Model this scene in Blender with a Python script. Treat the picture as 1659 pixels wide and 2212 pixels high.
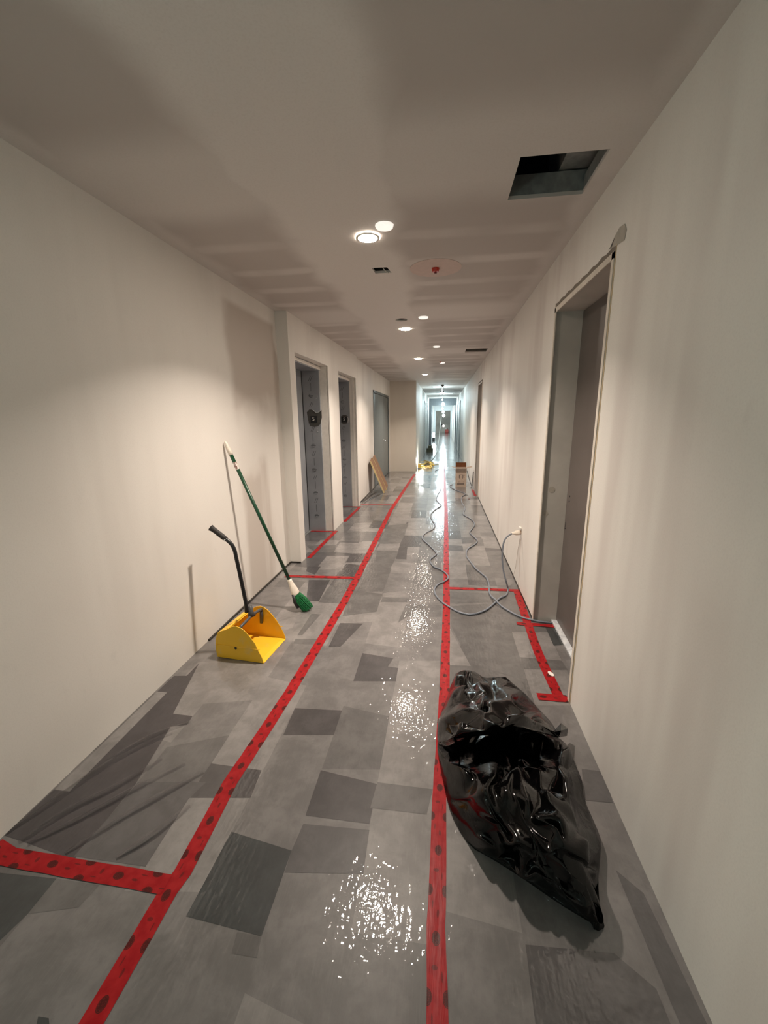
import bpy, bmesh, math, random
from mathutils import Vector, Matrix, noise
from mathutils.geometry import delaunay_2d_cdt
random.seed(7)
for o in list(bpy.data.objects): bpy.data.objects.remove(o)
SC = bpy.context.scene; COL = SC.collection

# ------------------------------------------------------------------ camera, world, exposure
H = 1.5; PITCH, YAW, ROLL = -.22420612, .14072346, -.01160695; FPX = 888.687
cy_, sy_, cp_, sp_ = math.cos(YAW), math.sin(YAW), math.cos(PITCH), math.sin(PITCH)
fwd = Vector((-sy_*cp_, cy_*cp_, sp_)); rt = Vector((cy_, sy_, 0)); up = rt.cross(fwd)
r2 = rt*math.cos(ROLL)+up*math.sin(ROLL); u2 = -rt*math.sin(ROLL)+up*math.cos(ROLL)
cam = bpy.data.cameras.new('camera'); cam.sensor_fit = 'VERTICAL'; cam.sensor_height = 24; cam.lens = FPX*24/2212
cam.clip_start = .02; cam.clip_end = 200
co = bpy.data.objects.new('camera', cam); COL.objects.link(co); SC.camera = co
M = Matrix((r2, u2, -fwd)).transposed().to_4x4(); M.translation = (0, 0, H); co.matrix_world = M
SC.view_settings.view_transform = 'Standard'; SC.view_settings.look = 'None'; SC.view_settings.gamma = 1
SC.view_settings.use_curve_mapping = False; SC.view_settings.exposure = 0.13
W = bpy.data.worlds.new('world'); SC.world = W; W.use_nodes = True
W.node_tree.nodes['Background'].inputs[0].default_value = (.6, .7, .8, 1); W.node_tree.nodes['Background'].inputs[1].default_value = .02

WARM = (1.0, .865, .745); COOL = (.72, .93, 1.0)
XL, XR, ZC = -1.588, .705, 2.494       # left wall, right wall, ceiling
XE = -1.470                            # elevator wall face
XN = -.738                             # left wall of the narrow corridor
YE = 43.0
def light(name, kind, loc, power, color, parent=None, size=.1, spread=None, rot=None):
    l = bpy.data.lights.new(name, kind); l.energy = power; l.color = color
    if kind == 'AREA': l.shape = 'DISK'; l.size = size
    elif kind == 'POINT': l.shadow_soft_size = size
    elif kind == 'SPOT': l.shadow_soft_size = size; l.spot_size = spread; l.spot_blend = 1.0
    if kind == 'AREA' and spread: l.spread = spread
    o = bpy.data.objects.new(name, l); COL.objects.link(o); o.location = loc
    if rot: o.rotation_euler = rot
    if parent: o.parent = parent
    return o
P_DOWN = 33.0; P_BULB = 30.0

# measured outlines (metres, corridor coordinates)
DATA = {"traced":[["d",[[-0.734,2.758],[-0.562,2.771],[-0.654,2.432],[-0.732,2.422]]],["d",[[-0.49,2.378],[-0.282,2.344],[-0.305,2.25],[-0.241,2.243],[-0.241,2.11],[-0.488,2.08]]],["m",[[-0.784,3.363],[-0.492,3.316],[-0.491,2.97],[-0.742,2.869]]],["l",[[-0.486,3.331],[-0.242,3.434],[-0.254,3.276],[-0.479,3.25]]],["m",[[-0.479,3.25],[-0.252,3.248],[-0.258,3.175],[-0.484,3.149]]],["m",[[-0.271,3.132],[0.021,3.154],[0.021,2.943],[-0.236,2.928],[-0.304,2.809]]],["d",[[-0.749,1.817],[-0.495,1.831],[-0.494,1.657],[-0.739,1.626]]],["m",[[-0.996,2.879],[-0.92,2.88],[-0.96,2.55],[-0.994,2.546]]],["m",[[-0.99,2.5],[-0.835,2.518],[-0.843,2.438],[-0.985,2.439]]],["d",[[-1.237,3.552],[-1.034,3.575],[-1.003,3.104],[-1.115,3.103]]],["m",[[-0.954,3.6],[-0.816,3.599],[-0.821,3.421],[-0.98,3.425]]],["d",[[-0.981,4.03],[-0.812,4.006],[-0.808,3.682],[-0.983,3.699]]],["d",[[-1.367,3.905],[-1.227,3.92],[-1.221,3.692],[-1.338,3.774]]],["p",[[-1.573,2.0],[-1.497,2.01],[-1.497,2.14],[-1.37,1.697],[-1.258,1.693],[-1.249,1.631],[-1.323,1.609],[-1.258,1.282],[-1.251,0.973],[-1.516,1.009],[-1.587,1.017],[-1.581,1.2],[-1.514,1.852],[-1.575,1.853]]],["l",[[-1.514,1.852],[-1.575,1.853],[-1.577,1.214],[-1.507,1.214]]],["m",[[-1.256,1.485],[-1.0,1.593],[-0.994,1.377],[-0.965,1.329],[-1.255,1.292]]],["d",[[-0.997,1.423],[-0.757,1.417],[-0.744,1.283],[-0.998,1.25],[-0.998,1.376]]],["g",[[-1.255,1.292],[-0.965,1.329],[-0.992,1.244],[-0.985,0.986],[-1.262,0.984],[-1.254,1.144]]],["b",[[-1.572,0.898],[-1.258,0.912],[-1.255,0.81],[-1.286,0.676]]],["m",[[-1.258,0.912],[-1.097,0.913],[-1.112,0.847],[-1.255,0.81]]],["b",[[-1.006,0.615],[-0.976,0.616],[-0.95,0.594],[-0.988,0.589]]],["b",[[-0.751,1.14],[-0.503,1.103],[-0.504,0.852],[-0.758,0.869]]],["m",[[-0.581,0.852],[-0.504,0.852],[-0.495,0.802],[-0.573,0.802]]],["d",[[-0.498,1.45],[-0.242,1.412],[-0.245,1.236],[-0.497,1.238]]],["g",[[-0.494,1.204],[-0.241,1.213],[-0.235,1.061],[-0.501,1.03],[-0.503,1.103]]],["m",[[-0.243,1.421],[-0.01,1.417],[-0.031,1.302],[-0.253,1.302]]],["m",[[0.091,3.136],[0.526,3.256],[0.514,2.216],[0.2,2.331],[0.086,2.833]]],["l",[[0.077,2.797],[0.202,2.317],[0.069,2.31]]],["m",[[0.069,2.305],[0.232,2.315],[0.271,2.272],[0.257,2.18],[0.067,2.156]]],["m",[[0.521,2.452],[0.771,2.446],[0.78,2.348],[0.515,2.321]]],["b",[[0.772,2.879],[0.85,2.864],[0.843,2.64],[0.767,2.619]]],["m",[[0.268,4.141],[0.518,4.122],[0.523,3.811],[0.52,3.721],[0.27,3.714]]],["m",[[0.521,4.455],[0.693,4.48],[0.683,3.78],[0.523,3.811]]],["m",[[0.517,4.608],[0.691,4.643],[0.693,4.502],[0.521,4.455]]],["m",[[0.521,5.406],[0.686,5.422],[0.692,5.212],[0.525,5.217]]],["m",[[0.437,5.109],[0.533,5.119],[0.519,4.814],[0.355,4.798]]],["m",[[0.345,6.102],[0.469,6.113],[0.526,5.695],[0.333,5.676]]],["m",[[0.094,3.432],[0.515,3.43],[0.525,3.273],[0.09,3.188]]],["m",[[-0.764,5.659],[-0.47,5.766],[-0.464,5.172],[-0.485,4.811],[-0.737,4.785]]],["d",[[-0.464,5.172],[-0.24,5.175],[-0.228,4.697],[-0.387,4.681],[-0.36,4.237],[-0.476,4.238],[-0.485,4.811]]],["d",[[-0.466,6.71],[-0.229,6.664],[-0.223,6.189],[-0.453,6.138]]],["m",[[-0.733,4.609],[-0.476,4.505],[-0.49,4.055],[-0.681,4.034]]],["m",[[-0.12,5.382],[0.01,5.395],[0.006,4.9],[-0.112,4.888]]],["m",[[-0.216,4.663],[0.045,4.69],[0.034,4.197],[-0.192,4.173]]],["m",[[-1.288,5.221],[-0.985,5.298],[-0.966,4.82],[-1.181,4.818]]],["m",[[-1.621,4.608],[-1.224,4.665],[-1.224,4.376],[-1.426,4.372]]],["l",[[-0.478,6.105],[-0.221,6.129],[-0.208,5.209],[-0.453,5.184]]],["l",[[-0.729,4.767],[-0.483,4.811],[-0.481,4.521],[-0.74,4.512]]],["l",[[-1.23,4.774],[-0.962,4.782],[-0.984,4.368],[-1.218,4.393]]],["m",[[-0.235,3.924],[0.034,3.929],[0.033,3.486],[-0.243,3.434]]],["m",[[-0.711,3.83],[-0.487,3.906],[-0.493,3.376],[-0.728,3.339]]],["g",[[0.269,0.934],[0.516,0.946],[0.597,0.881],[0.601,0.794],[0.262,0.748]]],["g",[[0.63,1.601],[0.723,1.597],[0.699,1.445],[0.593,1.444]]],["g",[[0.61,1.183],[0.67,1.12],[0.692,0.806],[0.624,0.797]]]],"cableA":[[0.3,9.392,0.35],[0.194,11.018,0.15],[0.067,12.258,0.0],[-0.081,12.195,0.0],[-0.151,12.06,0.0],[-0.187,11.678,-0.0],[-0.073,11.25,0.0],[-0.038,10.709,0.0],[-0.051,10.005,0.0],[-0.029,9.281,0.0],[-0.013,8.727,0.0],[-0.079,7.936,0.0],[-0.079,7.513,0.0],[0.001,7.09,0.0],[-0.034,6.912,0.0],[-0.103,6.689,0.0],[-0.151,6.383,0.0],[-0.137,6.06,0.0],[-0.082,5.739,0.0],[-0.098,5.506,0.0],[-0.185,5.3,-0.0],[-0.228,5.12,0.0],[-0.213,4.976,0.0],[-0.123,4.73,0.0],[-0.041,4.467,0.0],[-0.062,4.353,0.0],[-0.105,4.214,0.0],[-0.065,4.032,0.0],[0.011,3.947,0.0],[0.069,3.827,0.0],[0.081,3.721,0.0],[0.046,3.638,0.0],[-0.011,3.566,0.0],[-0.042,3.447,0.0],[-0.022,3.302,0.0],[0.043,3.165,0.0],[0.138,3.043,0.0],[0.204,3.003,0.0],[0.266,3.002,0.0],[0.367,3.085,0.0],[0.459,3.234,0.0],[0.509,3.326,0.0],[0.571,3.398,0.0],[0.604,3.523,0.0]],"cableB":[[0.258,9.433,0.0],[0.188,9.167,-0.0],[0.302,8.67,0.0],[0.477,8.244,0.0],[0.388,7.868,0.0],[0.372,7.379,0.0],[0.4,6.876,0.0],[0.354,6.467,0.0],[0.383,6.306,0.0],[0.451,6.115,0.0],[0.482,5.862,0.0],[0.448,5.622,0.0],[0.386,5.37,0.0],[0.427,5.164,0.0],[0.454,4.988,0.0],[0.408,4.827,0.0],[0.322,4.66,-0.0],[0.296,4.519,0.0],[0.291,4.374,0.0],[0.32,4.213,0.0],[0.362,4.011,0.0],[0.413,3.865,0.0],[0.444,3.762,0.0],[0.448,3.587,0.0],[0.433,3.425,0.0],[0.462,3.257,0.0],[0.523,3.13,0.0],[0.613,3.007,0.0],[0.718,2.95,0.0],[0.809,2.932,0.0],[0.868,2.935,0.0]],"cableUp":[[0.579,3.5,0.094],[0.558,3.52,0.172],[0.545,3.53,0.254],[0.54,3.54,0.331],[0.549,3.55,0.43],[0.576,3.57,0.476],[0.627,3.6,0.502]],"bagLower":[[[0.017,1.675,0.01],[0.126,1.721,0.02],[0.259,1.753,0.02],[0.395,1.785,0.02],[0.524,1.786,0.02],[0.585,1.735,0.02],[0.609,1.694,0.01]],[[0.005,1.628,0.02],[0.114,1.542,0.13],[0.221,1.596,0.05],[0.338,1.575,0.04],[0.42,1.519,0.08],[0.508,1.513,0.12],[0.601,1.617,0.02]],[[0.021,1.518,0.02],[0.107,1.397,0.16],[0.219,1.429,0.12],[0.328,1.432,0.12],[0.419,1.445,0.13],[0.479,1.386,0.17],[0.604,1.521,0.02]],[[0.043,1.396,0.01],[0.118,1.282,0.15],[0.197,1.255,0.2],[0.281,1.275,0.19],[0.363,1.257,0.22],[0.453,1.287,0.17],[0.586,1.433,0.02]],[[0.067,1.302,0.01],[0.146,1.203,0.14],[0.217,1.168,0.2],[0.295,1.178,0.2],[0.365,1.143,0.25],[0.466,1.201,0.18],[0.586,1.333,0.03]],[[0.125,1.204,0.01],[0.19,1.15,0.1],[0.247,1.106,0.17],[0.311,1.106,0.18],[0.378,1.077,0.23],[0.458,1.109,0.2],[0.582,1.249,0.04]],[[0.195,1.167,0.01],[0.245,1.112,0.09],[0.287,1.079,0.14],[0.336,1.078,0.15],[0.391,1.059,0.18],[0.458,1.082,0.15],[0.552,1.172,0.04]],[[0.291,1.116,0.01],[0.32,1.077,0.06],[0.346,1.048,0.1],[0.375,1.035,0.12],[0.41,1.021,0.14],[0.469,1.057,0.1],[0.53,1.119,0.03]],[[0.393,1.054,0.01],[0.405,1.035,0.04],[0.418,1.023,0.06],[0.432,1.012,0.08],[0.453,1.014,0.08],[0.486,1.039,0.05],[0.516,1.067,0.02]],[[0.473,1.015,0.01],[0.477,1.007,0.02],[0.478,0.998,0.03],[0.484,0.997,0.03],[0.49,0.995,0.03],[0.5,1.0,0.02],[0.51,1.006,0.01]]],"bagUpper":[[[0.105,2.199,0.02],[0.136,2.141,0.08],[0.173,2.12,0.1],[0.216,2.137,0.08],[0.262,2.139,0.05],[0.322,2.146,0.05],[0.388,2.173,0.04]],[[0.079,2.099,0.02],[0.117,2.003,0.1],[0.162,1.96,0.14],[0.215,1.957,0.13],[0.273,1.997,0.09],[0.336,1.998,0.1],[0.427,2.124,0.03]],[[0.051,1.973,0.02],[0.101,1.853,0.13],[0.154,1.772,0.2],[0.211,1.783,0.19],[0.277,1.814,0.16],[0.356,1.861,0.14],[0.473,2.047,0.03]],[[0.02,1.84,0.03],[0.082,1.697,0.16],[0.144,1.635,0.23],[0.204,1.617,0.25],[0.276,1.655,0.22],[0.373,1.734,0.17],[0.511,1.933,0.04]],[[0.006,1.753,0.04],[0.067,1.593,0.18],[0.129,1.522,0.25],[0.198,1.5,0.28],[0.278,1.517,0.27],[0.39,1.602,0.22],[0.549,1.797,0.06]],[[0.004,1.68,0.03],[0.054,1.543,0.16],[0.107,1.46,0.24],[0.193,1.45,0.28],[0.29,1.475,0.28],[0.425,1.587,0.22],[0.552,1.692,0.08]],[[0.008,1.645,0.02],[0.06,1.567,0.12],[0.113,1.489,0.2],[0.203,1.493,0.22],[0.298,1.51,0.22],[0.418,1.587,0.18],[0.556,1.715,0.05]]],"bagEar":[[0.533,1.712,0.08],[0.576,1.75,0.1],[0.609,1.757,0.07],[0.609,1.759,0.03],[0.56,1.721,0.05],[0.556,1.68,0.12]],"folds":[[[-1.589,1.022],[-1.536,1.157],[-1.461,1.357],[-1.351,1.513],[-1.286,1.567]],[[-1.466,0.999],[-1.354,1.121],[-1.234,1.271],[-1.112,1.407]],[[-1.302,0.987],[-1.203,1.131],[-1.101,1.262],[-1.004,1.376]],[[-1.505,0.999],[-1.434,1.14],[-1.332,1.259],[-1.233,1.417]],[[-1.108,0.996],[-1.035,1.089],[-0.97,1.22]],[[-1.475,1.386],[-1.371,1.541],[-1.247,1.651]],[[-1.42,7.189],[-1.384,7.873],[-1.315,8.517]],[[-1.387,7.109],[-1.307,7.686],[-1.199,8.195]],[[-1.427,7.272],[-1.447,8.071],[-1.472,8.74]]]}

# ------------------------------------------------------------------ node helpers
class NT:
    def __init__(s, name):
        s.m = bpy.data.materials.new(name); s.m.use_nodes = True; s.t = s.m.node_tree
        s.b = s.t.nodes['Principled BSDF']; s.out = s.t.nodes['Material Output']
    def n(s, typ, **kw):
        nd = s.t.nodes.new(typ)
        for k, v in kw.items():
            if k[0] == '_':
                key = k[1:].replace('_', ' ')
                nd.inputs[int(key) if key.isdigit() else key].default_value = v
            else: setattr(nd, k, v)
        return nd
    def l(s, a, b): s.t.links.new(a, b)
    def val(s, nd, i, v):
        if hasattr(v, 'is_linked') or hasattr(v, 'links'): s.l(v, nd.inputs[i])
        else: nd.inputs[i].default_value = v
    def math(s, op, a, b=0.0, c=0.0, clamp=False):
        nd = s.n('ShaderNodeMath', operation=op); nd.use_clamp = clamp
        s.val(nd, 0, a); s.val(nd, 1, b)
        if op in ('MULTIPLY_ADD', 'WRAP', 'SMOOTH_MIN', 'COMPARE'): s.val(nd, 2, c)
        return nd.outputs[0]
    def mix(s, f, a, b):
        nd = s.n('ShaderNodeMix', data_type='RGBA'); s.val(nd, 0, f)
        for i, v in ((6, a), (7, b)):
            if isinstance(v, tuple): nd.inputs[i].default_value = (*v[:3], 1)
            else: s.l(v, nd.inputs[i])
        return nd.outputs[2]
    def coord(s, scale=(1, 1, 1), out='Object'):
        tc = s.n('ShaderNodeTexCoord'); mp = s.n('ShaderNodeMapping'); mp.inputs['Scale'].default_value = scale
        s.l(tc.outputs[out], mp.inputs[0]); return mp.outputs[0]
    def noise(s, scale, detail=4, vec=None, rough=.5, dist=0):
        nd = s.n('ShaderNodeTexNoise'); nd.inputs['Scale'].default_value = scale; nd.inputs['Detail'].default_value = detail
        nd.inputs['Roughness'].default_value = rough; nd.inputs['Distortion'].default_value = dist
        if vec is not None: s.l(vec, nd.inputs['Vector'])
        return nd.outputs[0]
    def ramp(s, f, lo, hi, a=0., b=1., smooth=True):
        nd = s.n('ShaderNodeMapRange', interpolation_type='SMOOTHSTEP' if smooth else 'LINEAR')
        s.val(nd, 0, f)
        for i, v in ((1, lo), (2, hi), (3, a), (4, b)): s.val(nd, i, v)
        return nd.outputs[0]
    def bump(s, h, strength=.2, dist=.01, normal=None):
        nd = s.n('ShaderNodeBump'); nd.inputs['Strength'].default_value = strength; nd.inputs['Distance'].default_value = dist
        s.l(h, nd.inputs['Height'])
        if normal is not None: s.l(normal, nd.inputs['Normal'])
        return nd.outputs[0]
    def set(s, **kw):
        for k, v in kw.items():
            key = k.replace('_', ' ')
            if isinstance(v, (float, int)): s.b.inputs[key].default_value = v
            elif isinstance(v, tuple): s.b.inputs[key].default_value = (*v[:3], 1)
            else: s.l(v, s.b.inputs[key])
        return s

def plain(name, col, rough=.5, metal=0., var=.08, vscale=25, bump=.0, **kw):
    t = NT(name); f = t.noise(vscale, 4, t.coord())
    c = t.mix(t.ramp(f, .3, .7), tuple(x*(1-var) for x in col), tuple(min(1, x*(1+var)) for x in col))
    t.set(Base_Color=c, Roughness=rough, Metallic=metal, **kw)
    if bump: t.set(Normal=t.bump(f, bump, .005))
    return t.m
def emit(name, col, strength):
    t = NT(name); t.set(Base_Color=(.8, .8, .8), Emission_Color=col, Emission_Strength=strength); return t.m

def wall_mat(name, base, dark, contrast=1.0, zone=False):
    t = NT(name)
    v1 = t.noise(1.0, 3, t.coord((2.6, 2.6, .35)), .55)            # soft vertical taping bands
    v2 = t.noise(1.0, 2, t.coord((.7, .7, .9)))
    v3 = t.noise(160, 2, t.coord())
    v4 = t.noise(9, 5, t.coord((1, 1, .5)), .6)
    a = t.math('MULTIPLY', t.ramp(v1, .42, .66), contrast)
    c = t.mix(t.math('MULTIPLY', a, t.ramp(v2, .35, .6)), base, dark)
    if zone:      # bare board beside the pillar, its top edge stopping at the ceiling joint compound
        tc = t.n('ShaderNodeTexCoord'); sp = t.n('ShaderNodeSeparateXYZ'); t.l(tc.outputs['Object'], sp.inputs[0])
        w = t.math('MULTIPLY', t.math('SUBTRACT', t.noise(2.2, 3, t.coord()), .5), .5); yy = t.math('ADD', sp.outputs[1], t.math('MULTIPLY', w, .5)); zz = t.math('ADD', sp.outputs[2], w)
        m = t.math('MULTIPLY', t.ramp(yy, 2.98, 3.14), t.ramp(yy, 4.02, 3.96)); m = t.math('MULTIPLY', m, t.ramp(sp.outputs[2], 2.39, 2.33))
        k = t.math('MAXIMUM', t.ramp(zz, 1.45, 1.75), t.math('MULTIPLY', t.ramp(zz, 1.2, 1.0), t.math('MULTIPLY', t.ramp(v1, .38, .6), .8)))
        c = t.mix(t.math('MULTIPLY', t.math('MULTIPLY', m, k), .9), c, (.52, .46, .405))
    c = t.mix(t.ramp(v4, .62, .8, 0, .18), c, tuple(x*.8 for x in dark))
    c = t.mix(t.ramp(v3, .4, .8, 0, .10), c, tuple(x*.75 for x in dark))
    sc = t.noise(14, 3, t.coord((1, 1, .35)), .7, 1.5)
    c = t.mix(t.ramp(sc, .755, .79, 0, .25), c, (.25, .22, .2))
    t.set(Base_Color=c, Roughness=.55, Normal=t.bump(v3, .06, .003)); return t.m

M_WL = wall_mat('primed_drywall', (.80, .765, .715), (.62, .575, .53), .5)
M_WLN = wall_mat('primed_drywall_left', (.80, .765, .715), (.64, .60, .55), .35, True)
M_WR = wall_mat('primed_drywall_right', (.80, .77, .725), (.62, .565, .53), .75)
M_REV = plain('drywall_return', (.74, .70, .64), .6, var=.04)
M_RAW = plain('raw_gypsum_edge', (.62, .48, .32), .8)

def ceiling_mat():
    t = NT('ceiling_drywall')
    tc = t.n('ShaderNodeTexCoord'); sp = t.n('ShaderNodeSeparateXYZ'); t.l(tc.outputs['Object'], sp.inputs[0])
    wob = t.math('MULTIPLY', t.math('SUBTRACT', t.noise(1.6, 3, t.coord()), .5), .34)
    x = t.math('ADD', sp.outputs[0], wob); y = t.math('ADD', sp.outputs[1], t.math('MULTIPLY', wob, .35))
    # compound-covered strip along the corridor is lighter than the bare primed boards either side
    strip = t.math('MULTIPLY', t.ramp(x, -1.0, -.82), t.ramp(x, -.16, -.34))
    # butt joints across, every 1.22 m
    k = t.math('FRACT', t.math('DIVIDE', t.math('SUBTRACT', y, .75), 2.44))
    joint = t.math('MULTIPLY', t.ramp(k, .30, .42), t.ramp(k, .66, .54))
    # screw rows every .42 m
    q = t.math('FRACT', t.math('DIVIDE', t.math('SUBTRACT', y, 2.38), .42))
    tri = t.math('ABSOLUTE', t.math('SUBTRACT', q, .5))
    row = t.math('MULTIPLY', t.ramp(tri, .22, .06), t.ramp(sp.outputs[1], 1.9, 3.0))
    row = t.math('MULTIPLY', row, t.ramp(t.noise(2.5, 2, t.coord((1, .6, 1))), .35, .6, .25, .9))
    edge = t.math('ADD', t.ramp(x, .56, .66), t.ramp(x, -1.42, -1.52))
    m = t.math('MAXIMUM', t.math('MAXIMUM', strip, t.math('MULTIPLY', joint, .75)), t.math('MAXIMUM', t.math('MULTIPLY', row, .75), t.math('MULTIPLY', edge, .6)), clamp=True)
    c = t.mix(m, (.475, .435, .405), (.68, .645, .61))
    f = t.noise(130, 2, t.coord()); c = t.mix(t.ramp(f, .4, .8, 0, .15), c, (.45, .40, .35))
    t.set(Base_Color=c, Roughness=.75, Normal=t.bump(f, .05, .003)); return t.m
M_CEIL = ceiling_mat()

# floor: mottled planks under an adhesive clear film
def floor_mat(name, col, film=1.0):
    t = NT('floor_' + name)
    a = t.noise(7, 7, t.coord(), .62, .3); b = t.noise(42, 5, t.coord((1, .6, 1)), .6); s_ = t.noise(1.0, 3, t.coord((230, 9, 1)))
    c = t.mix(t.ramp(a, .34, .68), tuple(x*.80 for x in col), tuple(x*1.16 for x in col))
    c = t.mix(t.ramp(b, .48, .72, 0, .30), c, tuple(x*.62 for x in col))
    c = t.mix(t.ramp(s_, .5, .8, 0, .22), c, tuple(min(1, x*1.35) for x in col))
    co2 = t.coord()
    n1 = t.noise(1.0, 1, t.coord((58, 14, 1)), .5)                 # film wrinkles run down the corridor
    n2 = t.noise(40, 1, co2, .5, .6)
    vor = t.n('ShaderNodeTexVoronoi'); vor.inputs['Scale'].default_value = 55; t.l(co2, vor.inputs['Vector'])
    area = t.ramp(t.noise(2.2, 2, t.coord((1, .5, 1))), .35, .65, .35, 1.)
    h = t.math('ADD', t.math('MULTIPLY', n1, .85), t.math('ADD', t.math('MULTIPLY', n2, .6), t.math('MULTIPLY', vor.outputs[0], .25)))
    h = t.math('MULTIPLY', h, area); fine = t.noise(95, 1, co2); h = t.math('ADD', h, t.math('MULTIPLY', fine, .07))
    nb = t.bump(h, 1.0, .0024)
    t.set(Base_Color=c, Roughness=.42, Specular_IOR_Level=.22, Coat_Weight=film, Coat_Roughness=.03, Coat_IOR=1.5, Coat_Normal=nb)
    t.set(Normal=t.bump(b, .15, .002)); return t.m
TONES = {'l': (.198, .186, .180), 'n': (.150, .141, .138), 'm': (.110, .104, .102), 'g': (.080, .075, .076), 'd': (.058, .053, .054), 'b': (.038, .042, .043), 'p': (.044, .038, .041)}
TK = list(TONES); M_FL = [floor_mat(k, TONES[k]) for k in TK]

def tape_mat():
    t = NT('red_sheathing_tape')
    uv = t.n('ShaderNodeTexCoord'); sp = t.n('ShaderNodeSeparateXYZ'); t.l(uv.outputs['UV'], sp.inputs[0])
    u, v = sp.outputs[0], sp.outputs[1]
    def ell(du, dv, ru, rv, inner=None):
        fu = t.math('SUBTRACT', t.math('FRACT', t.math('ADD', t.math('DIVIDE', u, .257), du+.5)), .5)
        a = t.math('DIVIDE', t.math('MULTIPLY', fu, .257), ru); b = t.math('DIVIDE', t.math('SUBTRACT', v, dv), rv)
        d = t.math('ADD', t.math('MULTIPLY', a, a), t.math('MULTIPLY', b, b))
        m = t.math('LESS_THAN', d, 1.0)
        ring = t.math('MULTIPLY', t.math('GREATER_THAN', d, .62), t.math('LESS_THAN', d, .8))
        return t.math('SUBTRACT', m, t.math('MULTIPLY', ring, .25))
    tot = ell(0, 0, .018, .0125)
    for a in (ell(.5, .027, .018, .0125), ell(.5, -.027, .018, .0125)): tot = t.math('MAXIMUM', tot, a)
    for a in (ell(.26, -.006, .006, .009), ell(.75, .004, .011, .004), ell(.33, .014, .012, .002), ell(.66, -.014, .012, .002)):
        tot = t.math('MAXIMUM', tot, t.math('MULTIPLY', a, .7))
    f = t.noise(30, 4, t.coord())
    red = t.mix(t.ramp(f, .3, .7), (.27, .008, .011), (.35, .016, .018))
    letter = t.math('GREATER_THAN', t.noise(420, 1, t.coord()), .6)
    blk = t.mix(t.math('MULTIPLY', letter, .5), (.045, .012, .01), (.2, .02, .02))
    c = t.mix(t.math('MULTIPLY', tot, .92), red, blk)
    n1 = t.noise(1.0, 2, t.coord((90, 16, 1)))
    t.set(Base_Color=c, Roughness=.36, Specular_IOR_Level=.12, Normal=t.bump(n1, .2, .003)); return t.m
M_TAPE = tape_mat()

# ------------------------------------------------------------------ object helpers
def link(name, me, mat, parent=None, smooth=False):
    o = bpy.data.objects.new(name, me); COL.objects.link(o)
    for m in (mat if isinstance(mat, list) else [mat]): me.materials.append(m)
    if smooth:
        for p in me.polygons: p.use_smooth = True
    if parent: o.parent = parent
    return o
def obj(name, bm, mat, parent=None, smooth=False):
    me = bpy.data.meshes.new(name); bm.to_mesh(me); bm.free(); return link(name, me, mat, parent, smooth)
def structure(o): o['kind'] = 'structure'; return o
def thing(name, label, cat, loc=(0, 0, 0), rz=0, group=None):
    o = bpy.data.objects.new(name, None); COL.objects.link(o); o.location = loc; o.rotation_euler = (0, 0, rz); o.empty_display_size = .05
    return tag(o, label, cat, group)
def tag(o, label, cat, group=None):
    o['label'] = label; o['category'] = cat
    if group: o['group'] = group
    return o
def box(bm, a, b, bevel=0):
    x0, y0, z0 = a; x1, y1, z1 = b
    r = bmesh.ops.create_cube(bm, size=1, matrix=Matrix.Translation(((x0+x1)/2, (y0+y1)/2, (z0+z1)/2)) @ Matrix.Diagonal((abs(x1-x0), abs(y1-y0), abs(z1-z0), 1)))
    if bevel:
        es = list({e for v in r['verts'] for e in v.link_edges}); bmesh.ops.bevel(bm, geom=es, offset=bevel, segments=2, affect='EDGES', profile=.5)
    return bm
def bx(a, b, bevel=0): return box(bmesh.new(), a, b, bevel)
def cyl(bm, c, r, h, seg=32, axis='Z', r2=None):
    R = {'Z': Matrix(), 'X': Matrix.Rotation(math.pi/2, 4, 'Y'), 'Y': Matrix.Rotation(-math.pi/2, 4, 'X')}[axis]
    bmesh.ops.create_cone(bm, cap_ends=True, segments=seg, radius1=r, radius2=r if r2 is None else r2, depth=h, matrix=Matrix.Translation(c) @ R); return bm
def catmull(pts, n=8):
    P = [Vector(p) for p in pts]; P = [P[0]*2-P[1]]+P+[P[-1]*2-P[-2]]; out = []
    for i in range(1, len(P)-2):
        for k in range(n):
            t = k/n; a, b, c, d = P[i-1:i+3]
            out.append(.5*((2*b)+(c-a)*t+(2*a-5*b+4*c-d)*t*t+(3*b-a-3*c+d)*t**3))
    return out+[P[-2]]
def tube(bm, pts, r, seg=10, caps=True):
    pts = [Vector(p) for p in pts]; rs = r if isinstance(r, (list, tuple)) else [r]*len(pts)
    rings = []; prev = None
    for i, p in enumerate(pts):
        t = (pts[min(i+1, len(pts)-1)]-pts[max(i-1, 0)]).normalized()
        if prev is None: a = t.orthogonal().normalized()
        else: a = (prev-t*prev.dot(t)).normalized()
        prev = a; b = t.cross(a)
        rings.append([bm.verts.new(p+(a*math.cos(2*math.pi*k/seg)+b*math.sin(2*math.pi*k/seg))*rs[i]) for k in range(seg)])
    for i in range(len(rings)-1):
        for k in range(seg): bm.faces.new((rings[i][k], rings[i][(k+1) % seg], rings[i+1][(k+1) % seg], rings[i+1][k]))
    if caps: bm.faces.new(rings[0][::-1]); bm.faces.new(rings[-1])
    return bm
def rect(x0, y0, x1, y1): return [(x0, y0), (x1, y0), (x1, y1), (x0, y1)]
def circle(cx, cy, r, n=28): return [(cx+r*math.cos(2*math.pi*k/n), cy+r*math.sin(2*math.pi*k/n)) for k in range(n)]
def inside(p, poly):
    c = False; x, y = p; n = len(poly)
    for i in range(n):
        (x1, y1), (x2, y2) = poly[i], poly[(i+1) % n]
        if (y1 > y) != (y2 > y) and x < (x2-x1)*(y-y1)/(y2-y1)+x1: c = not c
    return c
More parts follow.
